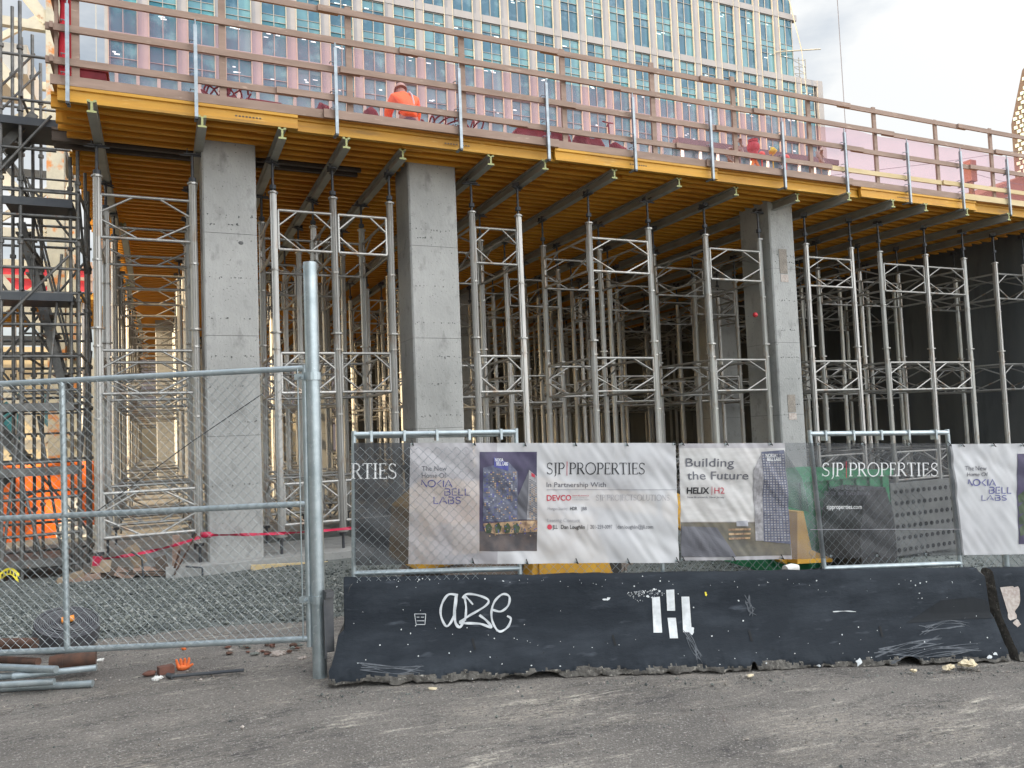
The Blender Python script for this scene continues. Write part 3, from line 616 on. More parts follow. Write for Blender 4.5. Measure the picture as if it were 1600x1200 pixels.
# ------------------------------------------------------------------ concrete barriers
BL = V((1.105, 5.93, 0)); BR = V((6.55, 4.41, -.29))
BD = (BR - BL); BLEN = BD.length; BE = BD.normalized(); BN_ = V((-BE.y, BE.x, 0)).normalized(); UP = V((0, 0, 1))
PROF = [(0, .0), (0, .022), (.003, .04), (.008, .056), (.015, .074), (.024, .094), (.036, .116), (.05, .14), (.10, .24), (.155, .335), (.172, .38), (.19, .48), (.207, .58), (.222, .68), (.232, .72), (.255, .742), (.30, .748), (.345, .742), (.37, .72), (.44, .36), (.60, .06), (.60, 0)]
def barrier(name, P0, E, ln, label, seed, notches, mats):
    t = thing(name, label, 'barrier', P0, 'black concrete barriers')
    b = MB(); nu = 760; np_ = len(PROF); vs = []
    n_ = V((-E.y, E.x, 0)).normalized()
    for i in range(nu + 1):
        s = ln * i / nu
        for j, (d, h) in enumerate(PROF):
            k = noise.fractal(V((s * 2.2, seed, h * 3)), 1, 2, 4); f = noise.fractal(V((s * 9, seed + 5, h * 12)), 1, 2, 4)
            dd, hh, ss_ = d, h, s
            if j < 8:
                q_ = max(0, 1 - h / .14); hh = h + q_ * (.012 + .018 * max(0, k + .1) + .012 * f); dd += q_ * (.022 * f + .02 * max(0, k)) + .004 * f
            elif j < 19: dd += .0025 * f + .004 * k; hh += .005 * k * (j > 13) + .004 * f * (13 < j < 18)
            for c, wd, ht in notches:
                if abs(s - c) < wd and j < 6: q = math.sqrt(1 - ((s - c) / wd) ** 2); hh = max(hh, ht * q); dd += .03 * (j == 0)
            e = .05 * abs(noise.noise(V((h * 9, seed, 2)))) + .02 * abs(noise.noise(V((h * 31, seed, 2))))
            if s < .12 and seed == 1: ss_ = s + (.16 * max(0, (h - .12) / .6) ** .8 + e) * (1 - s / .12)
            if s > ln - .06: ss_ = s - (e * .5 + .04 * (h > .7)) * (1 - (ln - s) / .06)
            vs.append(P0 + E * ss_ + n_ * dd + UP * hh)
    fs = []; mi = []
    for i in range(nu):
        for j in range(np_ - 1): fs.append((i * np_ + j, (i + 1) * np_ + j, (i + 1) * np_ + j + 1, i * np_ + j + 1)); mi.append(1 if j < 8 and PROF[j][1] < .018 + .05 * noise.fractal(V((i * .02, seed, 7)), 1, 2, 4) + .03 * noise.fractal(V((i * .11, j * .5, 17)), 1, 2, 3) + (.025 if i * 2 < nu else .012) else 0)
    b.add(vs, fs, 0, True)
    b.m = mi
    b.add([vs[j] for j in range(np_)], [tuple(range(np_))[::-1]], 1); b.add([vs[nu * np_ + j] for j in range(np_)], [tuple(range(np_))], 1)
    o = b.build('barrier_body', mats, t)
    return t, o
bar1, bo1 = barrier('concrete_barrier', BL, BE, BLEN, 'long black painted concrete barrier with white graffiti and H emblem', 1, ((1.62, .13, .06), (4.72, .11, .075), (3.35, .03, .08), (1.40, .1, .03)), ['barrier_paint', 'barrier_raw'])
bar2, bo2 = barrier('concrete_barrier', BR + BE * .05 + V((.02, -.02, -.005)), (BE + V((0, .02, 0))).normalized(), 4.5, 'black concrete barrier with white patches cut by the right edge', 2, (), ['barrier_paint', 'barrier_raw'])
def bvh(o, root):
    me = o.data; return BVHTree.FromPolygons([v.co + root.location for v in me.vertices], [list(p.vertices) for p in me.polygons])
T1 = bvh(bo1, bar1); T2 = bvh(bo2, bar2)
def onbar(px, py, T=T1):
    h = T.ray_cast(O, ray(px, py).normalized(), 50)
    return (h[0] + V((0, -.004, .002))) if h[0] else None
def spline(pts, n=8):
    o = []
    for i in range(len(pts) - 1):
        p0 = pts[max(i - 1, 0)]; p1 = pts[i]; p2 = pts[i + 1]; p3 = pts[min(i + 2, len(pts) - 1)]
        for k in range(n):
            t = k / n; o.append(tuple(.5 * (2 * p1[a] + (p2[a] - p0[a]) * t + (2 * p0[a] - 5 * p1[a] + 4 * p2[a] - p3[a]) * t * t + (3 * p1[a] - p0[a] - 3 * p2[a] + p3[a]) * t ** 3) for a in (0, 1)))
    return o + [pts[-1]]
def stroke(b, pts, wpx, T=T1, mi=0, n=8, wob=.25):
    P = spline(pts, n); prev = None
    for i, p in enumerate(P):
        q = P[min(i + 1, len(P) - 1)]; r = P[max(i - 1, 0)]; dx, dy = q[0] - r[0], q[1] - r[1]; l = math.hypot(dx, dy) or 1
        w_ = wpx / 2 * (1 + wob * math.sin(i * .7) * .6); a = onbar(p[0] - dy / l * w_, p[1] + dx / l * w_, T); c = onbar(p[0] + dy / l * w_, p[1] - dx / l * w_, T)
        if a and c and prev: b.add([prev[0], prev[1], c, a], [(0, 1, 2, 3)], mi)
        prev = (a, c) if a and c else None
def c6(l): return [(400 + x / 4, 900 + y / 4) for x, y in l]
def c7(l): return [(800 + x / 4, 900 + y / 4) for x, y in l]
b = MB()
for st_, wd in (([(1258, 120), (1200, 118), (1160, 180), (1155, 250), (1190, 315), (1232, 260), (1250, 160), (1255, 112)], 3.4), ([(1253, 115), (1240, 200), (1245, 290), (1275, 320), (1300, 270)], 4.2), ([(1290, 140), (1315, 115), (1380, 120), (1450, 150), (1430, 190), (1330, 250), (1270, 290)], 3.2), ([(1268, 290), (1300, 295), (1400, 300), (1470, 322), (1440, 280), (1395, 245)], 3.6), ([(1300, 120), (1312, 200), (1306, 280)], 3.2), ([(1305, 125), (1330, 150), (1355, 180)], 2.6), ([(1478, 212), (1530, 222), (1575, 185), (1582, 130), (1540, 115), (1490, 160), (1470, 230), (1482, 300), (1520, 347), (1570, 322), (1592, 270), (1568, 250)], 3.2)): stroke(b, c6(st_), wd)
b.build('graffiti_tag', 'spray_paint', bar1)
b = MB()
for q in ([(990, 238), (1060, 238), (1055, 304), (1000, 304), (990, 238)], [(1003, 258), (1020, 258)], [(1030, 258), (1050, 258)], [(1003, 281), (1052, 281)]):
    Q = c6(q)
    for a, d in zip(Q, Q[1:]): stroke(b, [a, d], 1.0, n=3, wob=0)
b.build('stencil_mark', 'spray_paint', bar1)
def quadfill(b, q, mi=0, T=T1, n=10):
    G = []
    for j in range(n + 1):
        row = []
        for i in range(n + 1):
            u, v = i / n, j / n; row.append(onbar(*[(q[0][a] * (1 - u) + q[1][a] * u) * (1 - v) + (q[3][a] * (1 - u) + q[2][a] * u) * v for a in (0, 1)], T))
        G.append(row)
    for j in range(n):
        for i in range(n):
            c = [G[j][i], G[j][i + 1], G[j + 1][i + 1], G[j + 1][i]]
            if all(c): b.add(c, [(3, 2, 1, 0)], mi)
b = MB()
for q in ([(873, 135), (922, 130), (937, 355), (883, 355)], [(962, 88), (1012, 85), (1018, 218), (968, 218)], [(970, 262), (1022, 262), (1036, 390), (985, 390)], [(1057, 130), (1106, 130), (1122, 352), (1068, 352)]): quadfill(b, c7(q))
b.build('letter_emblem', 'white_paint', bar1)
b = MB()
random.seed(5)
def blob(px, py, r, T=T1, sq=1):
    n = 9; c = onbar(px, py, T)
    if not c: return
    ps = [onbar(px + r * math.cos(a * 6.283 / n) * random.uniform(.5, 1.2), py + r * sq * math.sin(a * 6.283 / n) * random.uniform(.5, 1.2), T) for a in range(n)]
    if all(ps): b.add([c] + ps, [(0, 1 + (a + 1) % n, 1 + a) for a in range(n)])
for x, y, r in ((1266, 1042, 3), (1279, 1040, 3.2), (1292, 1039, 6), (1305, 1038, 6), (1319, 1040, 5.5), (1331, 1038, 5), (1342, 1035, 5.5), (950, 936, 4), (944, 937, 3), (1022, 921, 2.5), (1030, 924, 2), (1012, 932, 3), (1018, 934, 2), (1440, 935, 1.2), (1436, 927, 1.3), (1112, 994, 1.6), (1080, 985, 6), (875, 1041, 1.5), (830, 1040, 1.5), (1545, 1027, 5), (1555, 1022, 4)): blob(x, y, r, sq=1.2 if r > 5 else .7)
for i in range(150):
    x = random.uniform(540, 1570); y = random.choice((random.gauss(1010, 22), random.uniform(910, 1040), random.gauss(908, 4))); blob(x, y, random.choice((.5, .6, .8, 1.1)) * random.uniform(.7, 1.3))
for i in range(90): x = random.uniform(980, 1035); blob(x, 920 + abs(random.gauss(0, 6)) + (1035 - x) * .1, random.uniform(.4, .9))
stroke(b, [(1301, 956), (1320, 955), (1337, 956)], 1.2, wob=.9)
b.build('paint_chip', 'white_paint', bar1)['kind'] = 'stuff'
b = MB()
for x, y in ((1102, 927), (1103, 930)): blob(x, y, 2)
b.build('yellow_chip', 'yellow_paint', bar1)
b = MB(); quadfill(b, [(1416, 973), (1470, 938), (1470, 970), (1416, 974)]); quadfill(b, [(1470, 938), (1520, 933), (1520, 967), (1470, 970)]); quadfill(b, [(1520, 933), (1545, 940), (1552, 966), (1520, 967)]); b.build('rubber_scuff', 'scuff_dark', bar1)
b = MB()
for q in ([(1370, 1020), (1420, 1012), (1470, 1000)], [(1440, 985), (1480, 975), (1510, 973)], [(1165, 935), (1172, 950), (1176, 956)], [(1072, 990), (1085, 1010), (1092, 1030)], [(1390, 1030), (1460, 1018), (1530, 1012)], [(560, 1042), (620, 1046), (660, 1044)]): 
    for o_ in range(7): stroke(b, [(x + random.uniform(-6, 6), y + random.uniform(-8, 8)) for x, y in q], random.uniform(.5, 1.3), wob=.9)
b.build('scrape', 'scrape_grey', bar1)['kind'] = 'stuff'
b = MB()
for x, y in ((740, 1006), (959, 1000), (1172, 993), (1376, 986)): stroke(b, [(x - 2, y - 8), (x - .5, y - 2), (x + 1, y + 4), (x + 2.5, y + 9)], 3.6, wob=0)
for i in range(70): blob(random.uniform(540, 1560), random.uniform(915, 1040), random.uniform(.6, 1.3))
b.build('lifting_slot', 'slot_dark', bar1)['kind'] = 'stuff'
b = MB()
for q in ([(1562, 918), (1582, 916), (1590, 925), (1575, 960)],): quadfill(b, q, T=T2)
stroke(b, [(1584, 918), (1588, 935), (1580, 955), (1583, 968)], 12, T=T2); stroke(b, [(1585, 970), (1592, 978)], 8, T=T2)
b.build('white_patch', 'litter', bar2)
b = MB(); b.box(1.14, 1.20, 6.12, 6.2, .2, .66); b.box(1.125, 1.14, 6.1, 6.14, .16, .6); b.box(1.14, 1.2, 6.08, 6.12, .62, .66); tag(b.build('steel_bracket', 'dark_steel'), 'dark steel bracket wedged between the tall post and the barrier end', 'bracket')
# ------------------------------------------------------------------ gate and post
GP = V((1.11, 6.256, 0)); GN = V((.4134, .9089, 0)).normalized(); GE = V((GN.y, -GN.x, 0))
po = thing('fence_post', 'tall galvanised round fence post at the barrier end', 'fence post', GP)
def gp(px, py, off=0): p = atP(px, py, GP + GN * off, GN); return p
r_ = .054
b = MB(); top = gp(491, 410); b.tube([GP + V((0, 0, -.1)), GP + V((0, 0, .35)), V((GP.x, GP.y, top.z))], [r_, r_, r_], 20); b.build('pole', 'galvanised', po)
for py in (588, 936):
    z = gp(492, py).z; b = MB(); b.tube([(GP.x, GP.y, z - .03), (GP.x, GP.y, z + .03)], .066, 16, sm=False); b.bar(GP + UP * z - GE * .14 , GP + UP * z - GE * .04, .05, .045); b.tube([GP + UP * z - GE * .09 - GN * .08, GP + UP * z - GE * .09 + GN * .05], .012, 6); b.build('hinge_clamp', 'galvanised', po)
def wiremesh(b, P, E, n_, wd, ht, p=.076, r=.0016, mi=0):
    nk = int(wd / (p / 2)); nr = int(ht / (p / 2))
    for k in range(nk):
        for j in range(nr):
            a = k + (j + k) % 2; c = k + (j + 1 + k) % 2
            q0 = P + E * (a * p / 2) + UP * (j * p / 2) + n_ * (.003 if (j + k) % 2 else -.003); q1 = P + E * (c * p / 2) + UP * ((j + 1) * p / 2) + n_ * (.003 if (j + 1 + k) % 2 else -.003)
            d = (q1 - q0).normalized(); s1 = d.cross(n_) * r; s2 = n_ * r
            b.add([q0 + s1 + s2 * .6, q0 - s1 + s2 * .6, q0 - s2 * 1.2, q1 + s1 + s2 * .6, q1 - s1 + s2 * .6, q1 - s2 * 1.2], [(0, 1, 4, 3), (1, 2, 5, 4), (2, 0, 3, 5)], mi)
gt = thing('chain_link_gate', 'galvanised chain link gate leaf left of the tall post', 'gate', V((0, 6.75, .3)))
rr = .024
pt = lambda px, py: gp(px, py)
b = MB(); e0 = pt(0, 600); e1 = pt(478, 575); d = (e0 - e1).normalized(); b.tube([e1, e0 + d * .9], rr, 12); b.build('rail', 'galvanised', gt)
b = MB(); f0 = pt(0, 810); f1 = pt(478, 787); b.tube([f1, f0 + d * .9], rr, 12); b.build('rail', 'galvanised', gt)
b = MB(); h0 = pt(0, 1019); h1 = pt(482, 998); b.tube([h1, h0 + d * .9], rr, 12); b.build('rail', 'galvanised', gt)
b = MB(); b.tube([pt(476, 570), pt(484, 1010)], rr, 12); b.build('stile', 'galvanised', gt)
b = MB(); b.tube([pt(97, 594), pt(105, 1014)], rr * .95, 12); b.build('stile', 'galvanised', gt)
b = MB(); b.tube([pt(466, 577) - GN * .02, pt(475, 1000) - GN * .02], .006, 6); b.build('tension_bar', 'galvanised', gt)
b = MB(); P = pt(-140, 1026) - GN * .026; E_ = (pt(474, 999) - GN * .026 - P); L_ = E_.length; E_.normalize(); wiremesh(b, P, E_, GN, L_, (e1 - h1).z * .995); b.build('wire_mesh', 'wire', gt)
b = MB(); b.tube([gp(150, 800, .01), gp(300, 690, .01), gp(412, 614, .01)], .004, 5); tag(b.build('cable', 'dark_steel'), 'thin dark cable slanting across the gate to the column', 'cable')
# ------------------------------------------------------------------ fence on the barrier, banners
FN = V((-BE.y, BE.x, 0)).normalized(); FE = V((FN.y, -FN.x, 0)); F0 = BL + FN * .34
def fp(px, py, off=0): return atP(px, py, F0 + FN * off, FN)
def fpanel(pts, label, mesh_off):
    t = thing('temporary_fence', label, 'fence panel', V((fp(*pts[0]).x, fp(*pts[0]).y, fp(*pts[3]).z)), 'fence panels on the barrier')
    a, c, d, e = [fp(*p) for p in pts]   # tl tr br bl
    for p, q in ((a, c), (e, d)): b = MB(); b.tube([p, q], .022, 12); b.build('rail', 'galvanised', t)
    for p, q in ((a, e), (c, d)): b = MB(); x = (p - q).normalized(); b.tube([p + x * .03, q - x * .06], .02, 12); b.build('stile', 'galvanised', t)
    for k in range(5):
        f = (k + .5) / 5; b = MB(); m_ = a + (c - a) * f; b.box(m_.x - .01, m_.x + .01, m_.y - .03, m_.y + .03, m_.z - .06, m_.z + .028); b.build('tie_band', 'galvanised', t)
    return t, a, c, d, e
p1, a, c, d, e = fpanel(((553, 679), (806, 675), (812, 888), (553, 896)), 'galvanised fence panel behind the dark left end of the banner', 0)
b = MB(); P = fp(553, 913, -.10); wiremesh(b, P, ((fp(720, 908, -.10)) - P).normalized(), FN, 1.02, 1.10); b.build('wire_mesh', 'wire', p1)
b = MB(); b.tube([fp(556, 683, .02), fp(800, 680, .02)], .012, 8); b.build('tension_wire', 'galvanised', p1)
p2, a, c, d, e = fpanel(((1265, 678), (1480, 676), (1500, 880), (1288, 888)), 'leaning galvanised fence panel behind the dark right banner', 0)
b = MB(); P = fp(1266, 905, .04); wiremesh(b, P, (fp(1500, 897, .04) - P).normalized(), FN, 1.15, 1.12); b.build('wire_mesh', 'wire', p2)
mf = thing('chain_link_fabric', 'loose chain link fence fabric behind the banners on the barrier', 'fence', F0 + UP * .75 + FE * 2)
b = MB(); P = fp(700, 909, .03); wiremesh(b, P, (fp(1266, 903, .03) - P).normalized(), FN, 2.95, 1.08); b.build('wire_mesh', 'wire', mf)
b = MB(); P = fp(1500, 902, .03); wiremesh(b, P, (fp(1600, 897, .03) - P).normalized(), FN, 1.4, 1.06); b.build('wire_mesh', 'wire', mf)
b = MB(); q = fp(1034, 870, .05); b.tube([(q.x, q.y, q.z - .25), (q.x, q.y, q.z + .9)], .02, 10); b.build('post', 'galvanised', mf)
b = MB(); q = fp(1572, 880, .05); b.tube([(q.x, q.y, q.z - .25), (q.x, q.y, q.z + .9)], .03, 10); b.build('post', 'galvanised', mf)
# ------------------------------------------------------------------ banners
def wr(p):
    u = (p - F0).dot(FE); z = p.z
    a = .006 * math.sin(u * 4.1 + z * 2.0) + .016 * noise.noise(V((u * 2.2 + z * 1.4, z * 1.6 - u, 1))) + .008 * noise.noise(V((u * 8, z * 5, 4)))
    a += .030 * max(0, abs(noise.noise(V((u * 1.9 + z * 3.4, z * .9, 9)))) - .05) + .024 * max(0, abs(noise.noise(V((u * 2.4 - z * 3.1, u * .5, 19)))) - .08) + .006 * noise.noise(V((u * 19 + z * 12, z * 3, 4))) - .008
    return max(-.012, a)
def bp(px, py, off=0): p = fp(px, py, -.05); return p - FN * (off + wr(p))
def bgrid(q, off, mats, name, parent, nu=40, nv=24, both=False):
    b = MB()
    def fn(u, v):
        x, y = [(q[0][a] * (1 - u) + q[1][a] * u) * (1 - v) + (q[3][a] * (1 - u) + q[2][a] * u) * v for a in (0, 1)]
        return bp(x, y, off)
    b.grid(fn, nu, nv); b.f = [f[::-1] for f in b.f]
    o = b.build(name, mats, parent); return o
TXT = {}
def textmesh(s, bold=0):
    if (s, bold) in TXT: return TXT[(s, bold)]
    c = bpy.data.curves.new('t', 'FONT'); c.body = s; c.size = 1; c.offset = bold; c.resolution_u = 3
    o = bpy.data.objects.new('t', c); COL.objects.link(o); dg = bpy.context.evaluated_depsgraph_get(); me = bpy.data.meshes.new_from_object(o.evaluated_get(dg))
    vs = [v.co.copy() for v in me.vertices]; fs = [tuple(p.vertices) for p in me.polygons]
    bpy.data.objects.remove(o); bpy.data.curves.remove(c); bpy.data.meshes.remove(me); TXT[(s, bold)] = (vs, fs); return vs, fs
CAP = .69
def text(s, x0, x1, yt, yb, mats, parent, off=.004, bold=0, shear=0, name='lettering'):
    vs, fs = textmesh(s, bold); mnx = min(v.x for v in vs); mxx = max(v.x for v in vs); b = MB()
    b.add([bp(x0 + (v.x - mnx) / (mxx - mnx) * (x1 - x0), yb - v.y / CAP * (yb - yt), off) for v in vs], fs)
    return b.build(name, mats, parent)
tk, tn = .115, .05
def arc(cx, cy, rx, ry, a0, a1, n=12): return [(cx + rx * math.cos(math.radians(a0 + (a1 - a0) * i / n)), cy + ry * math.sin(math.radians(a0 + (a1 - a0) * i / n))) for i in range(n + 1)]
def srf(x, y, w_=.2): return ([(x - w_ / 2, y), (x + w_ / 2, y)], tn)
SER = {
 'S': (.56, [(arc(.28, .75, .2, .23, 20, 250), .07), ([(.2, .54), (.36, .46)], tk), (arc(.27, .25, .23, .23, 70, -160), .07), ([(.47, .8), (.48, .96)], .04), ([(.05, .02), (.05, .2)], .04)]),
 'J': (.34, [([(.2, 1), (.2, .1)], tk), (arc(.06, .1, .14, .28, 0, -80), .07), srf(.2, .98, .26)]),
 'P': (.58, [([(.12, 0), (.12, 1)], tk), ([(.12, .98), (.3, .98)], tn), (arc(.3, .73, .23, .25, 90, -90), .085), ([(.12, .48), (.3, .48)], tn), srf(.12, .02, .26), srf(.08, .98, .16)]),
 'R': (.66, [([(.12, 0), (.12, 1)], tk), ([(.12, .98), (.3, .98)], tn), (arc(.3, .74, .21, .24, 90, -90), .085), ([(.12, .5), (.3, .5)], tn), ([(.3, .5), (.6, .02)], tk), srf(.12, .02, .26), srf(.08, .98, .16), srf(.62, .02, .12)]),
 'O': (.92, [(arc(.46, .5, .4, .5, 0, 360, 24), .085)]),
 'E': (.56, [([(.12, 0), (.12, 1)], tk), ([(.06, .98), (.48, .98)], tn), ([(.06, .02), (.52, .02)], tn), ([(.12, .52), (.4, .52)], tn), ([(.47, 1), (.47, .85)], tn), ([(.51, 0), (.51, .16)], tn), ([(.4, .6), (.4, .44)], tn)]),
 'T': (.62, [([(.31, 0), (.31, 1)], tk), ([(.03, .98), (.59, .98)], tn), ([(.04, 1), (.03, .84)], tn), ([(.58, 1), (.59, .84)], tn), srf(.31, .02, .26)]),
 'I': (.3, [([(.15, 0), (.15, 1)], tk), srf(.15, .98, .26), srf(.15, .02, .26)]),
 'C': (.74, [(arc(.42, .5, .37, .49, 45, 315, 20), .085), ([(.68, .84), (.69, .98)], .05)]),
 'L': (.52, [([(.12, 0), (.12, 1)], tk), srf(.12, .98, .26), ([(.05, .02), (.48, .02)], tn), ([(.47, 0), (.48, .2)], tn)]),
 'U': (.76, [([(.14, 1), (.14, .3)], tk), (arc(.38, .3, .24, .3, 180, 360), .08), ([(.62, .3), (.62, 1)], tn), srf(.14, .98, .26), srf(.62, .98, .2)]),
 'N': (.8, [([(.13, 0), (.13, 1)], tn), ([(.13, .98), (.66, .04)], tk), ([(.66, 0), (.66, 1)], tn), srf(.13, .02, .2), srf(.66, .98, .2), srf(.1, .98, .14)]),
 '|': (.3, [([(.15, -.12), (.15, 1.1)], .05)]), ' ': (.3, [])}
SAN = {
 'N': (.62, [([(.06, .3), (.06, 1), (.58, 0), (.58, .3)], .145)]), 'O': (.86, [(arc(.43, .5, .38, .47, 0, 360, 20), .145)]), 'K': (.6, [([(.52, 1), (.1, .5), (.52, 0)], .145)]), 'I': (.24, [([(.12, 0), (.12, 1)], .145)]),
 'A': (.78, [([(.02, .02), (.36, 1), (.74, 0)], .145), ([(.36, .28), (.6, .28)], .1)]), 'B': (.68, [([(.1, .62), (.1, 0), (.42, 0)], .145), (arc(.42, .26, .2, .26, -90, 90, 8), .145), ([(.42, .52), (.24, .52)], .145), (arc(.4, .75, .18, .23, -80, 90, 8), .145), ([(.4, .98), (.08, .98)], .145)]),
 'E': (.6, [([(.52, .98), (.1, .98), (.1, .02), (.52, .02)], .145), ([(.3, .5), (.5, .5)], .145)]), 'L': (.58, [([(.1, 1), (.1, .02), (.52, .02)], .145)]), 'S': (.62, [(arc(.32, .74, .22, .24, 20, 250, 8), .145), ([(.24, .52), (.38, .48)], .145), (arc(.3, .26, .24, .24, 75, -160, 8), .145)])}
def glyphs(s, F, x0, x1, yt, yb, mats, parent, off=.004, red=None, name='lettering', thick=1.0, skipl=0):
    W = sum(F[c][0] + .04 for c in s); k = (x1 - x0) / W; h = yb - yt; x = x0; b = MB()
    for c in s:
        wd, sts = F[c]
        for pts, t in sts:
            t *= thick
            P = [(x + a * k, yb - y * h) for a, y in pts]
            pr = None
            if len(P) == 2: P = [P[0], ((P[0][0] + P[1][0]) / 2, (P[0][1] + P[1][1]) / 2), P[1]]
            for i, p in enumerate(P):
                q = P[min(i + 1, len(P) - 1)]; r = P[max(i - 1, 0)]; dx, dy = q[0] - r[0], q[1] - r[1]; l = math.hypot(dx, dy) or 1; w_ = t * h / 2
                A = bp(p[0] - dy / l * w_, p[1] + dx / l * w_, off); C = bp(p[0] + dy / l * w_, p[1] - dx / l * w_, off)
                if pr: b.add([pr[0], pr[1], C, A], [(0, 1, 2, 3)], 1 if (red and c == '|') else 0)
                pr = (A, C)
        x += (wd + .04) * k
    return b.build(name, [mats, red] if red else mats, parent)
def rect(x0, x1, y0, y1, m, parent, off=.004, name='printed_line'): return bgrid([(x0, y0), (x1, y0), (x1, y1), (x0, y1)], off, m, name, parent, max(2, int((x1 - x0) / 3)), max(1, int((y1 - y0) / 3)))
def poly(pts, m, parent, off, name='printed_shape'):
    tr = [(pts[0], pts[i], pts[i + 1]) for i in range(1, len(pts) - 1)]
    for it in range(4):
        nt_ = []
        for A, B, C in tr:
            md = lambda P, Q: ((P[0] + Q[0]) / 2, (P[1] + Q[1]) / 2); ab, bc, ca = md(A, B), md(B, C), md(C, A); nt_ += [(A, ab, ca), (ab, B, bc), (ca, bc, C), (ab, bc, ca)]
        tr = nt_
    b = MB()
    for t_ in tr: b.add([bp(x, y, off * 1.6) for x, y in t_], [(2, 1, 0)])
    return b.build(name, m, parent)
def bell(x0, x1, y0, y1, parent, m='print_navy'):
    X = lambda f: x0 + (x1 - x0) * f; Y = lambda f: y0 + (y1 - y0) * f
    glyphs('NOKIA', SAN, X(0), X(.64), Y(0), Y(.29), m, parent); glyphs('BELL', SAN, X(.46), X(1), Y(.36), Y(.64), m, parent); glyphs('LABS', SAN, X(.24), X(.82), Y(.71), Y(1), m, parent)
def grommets(pts, parent):
    for x, y in pts:
        b = MB(); c = bp(x, y, .006); b.tube([c + FN * .004, c - FN * .004], .011, 10, sm=False); b.tube([c - FN * .005, c - UP * .012 + FE * .012 - FN * .03, c + UP * .03], .004, 5, 1); b.build('grommet', ['galvanised', 'rubber'], parent)
B1 = thing('banner', 'wide white banner with large serif company name and a printed building picture', 'banner', fp(800, 790), 'banners on the barrier fence')
bgrid([(553, 692), (641, 692), (638, 882), (556, 883)], 0, 'banner_dark', 'dark_end', B1, 20, 24)
bgrid([(641, 692), (777, 692), (777, 881), (638, 882)], 0, 'banner_grey', 'banner_cloth', B1, 60, 60)
bgrid([(777, 692), (1055, 692), (1061, 879), (777, 881)], 0, 'banner_white', 'banner_cloth', B1, 120, 60)
glyphs('RTIES', SER, 549, 621, 724, 748, 'print_white', B1)
text('The New', 659, 698, 728, 735.5, 'print_grey', B1); text('Home Of', 659, 697, 739, 746.5, 'print_grey', B1)
bell(658, 735, 750, 787, B1)
def picture(x0, x1, y0, y1, parent, full=True):
    W = x1 - x0; H = y1 - y0; X = lambda f: x0 + W * f; Y = lambda f: y0 + H * f
    rect(X(0), X(1), Y(0), Y(.8), 'print_sky', parent, .002, 'printed_picture'); rect(X(0), X(1), Y(.8), Y(1), 'print_ground', parent, .002, 'printed_picture')
    poly([(X(.06), Y(.16)), (X(.5), Y(.1)), (X(.66), Y(.2)), (X(.66), Y(.7)), (X(.06), Y(.7))], 'print_tower', parent, .004)
    poly([(X(.25), Y(.055)), (X(.5), Y(.11)), (X(.5), Y(.19)), (X(.25), Y(.15))], 'print_navy', parent, .006)
    poly([(X(.66), Y(.45)), (X(.86), Y(.19)), (X(.86), Y(.68)), (X(.66), Y(.68))], 'print_grey', parent, .005)
    poly([(X(.86), Y(.18)), (X(1), Y(.25)), (X(1), Y(.68)), (X(.82), Y(.68))], 'print_pale', parent, .006)
    poly([(X(.06), Y(.72)), (X(.8), Y(.69)), (X(1), Y(.69)), (X(1), Y(.8)), (X(.3), Y(.83)), (X(.1), Y(.8))], 'print_glow', parent, .0055)
    for k in range(4): poly([(X(.1 + .16 * k), Y(.74)), (X(.17 + .16 * k), Y(.71)), (X(.22 + .16 * k), Y(.76)), (X(.2 + .16 * k), Y(.81)), (X(.12 + .16 * k), Y(.82))], 'print_green', parent, .0065)
    poly([(X(.9), Y(.21)), (X(.96), Y(.23)), (X(.96), Y(.26)), (X(.9), Y(.245))], 'print_red', parent, .008)
    b = MB(); rs = random.Random(4)
    for r in range(26):
        for c in range(16):
            fx = .08 + .57 * c / 16; fy = .2 + .48 * r / 26
            if rs.random() < .62: a0, a1 = bp(X(fx), Y(fy), .0125), bp(X(fx + .026), Y(fy + .011), .0125); q0, q1 = bp(X(fx + .026), Y(fy), .0125), bp(X(fx), Y(fy + .011), .0125); b.add([q1, a1, q0, a0], [(0, 1, 2, 3)], rs.choice((0, 3, 1, 2, 3)))
    for r in range(18):
        for c in range(4):
            fx = .865 + .033 * c; fy = .27 + .40 * r / 18 + .012 * c
            q = [bp(X(fx), Y(fy + .012), .0125), bp(X(fx + .022), Y(fy + .016), .0125), bp(X(fx + .022), Y(fy + .004), .0125), bp(X(fx), Y(fy), .0125)]; b.add(q, [(0, 1, 2, 3)], rs.choice((1, 3, 3)))
    for k in range(60): fx, fy = rs.uniform(.08, .98), rs.uniform(.70, .84); q = [bp(X(fx), Y(fy + .012), .0125), bp(X(fx + .02), Y(fy + .012), .0125), bp(X(fx + .02), Y(fy), .0125), bp(X(fx), Y(fy), .0125)]; b.add(q, [(0, 1, 2, 3)], rs.choice((1, 3, 3, 2)))
    b.build('printed_windows', ['print_soft', 'print_glow', 'print_navy', 'print_grey'], parent)['kind'] = 'stuff'
    for k in range(0): poly([(X(.1 + .06 * k), Y(.2)), (X(.108 + .06 * k), Y(.2)), (X(.108 + .06 * k), Y(.68)), (X(.1 + .06 * k), Y(.68))], 'print_soft', parent, .0072)
picture(749, 839, 706, 861, B1)
text('NOKIA', 773, 786, 716, 721, 'print_white', B1, .016, bold=.02); text('BELL LABS', 775, 793, 722, 727, 'print_white', B1, .016, bold=.02)
glyphs('SJP|PROPERTIES', SER, 854, 1008, 723, 741, 'print_black', B1, red='print_red')
text('In Partnership With', 854, 947, 753.5, 761, 'print_grey', B1, bold=.004); rect(854, 1056, 764.6, 765.6, 'print_soft', B1)
text('DEVCO', 854, 893, 773.5, 782, 'print_red', B1, bold=.02)
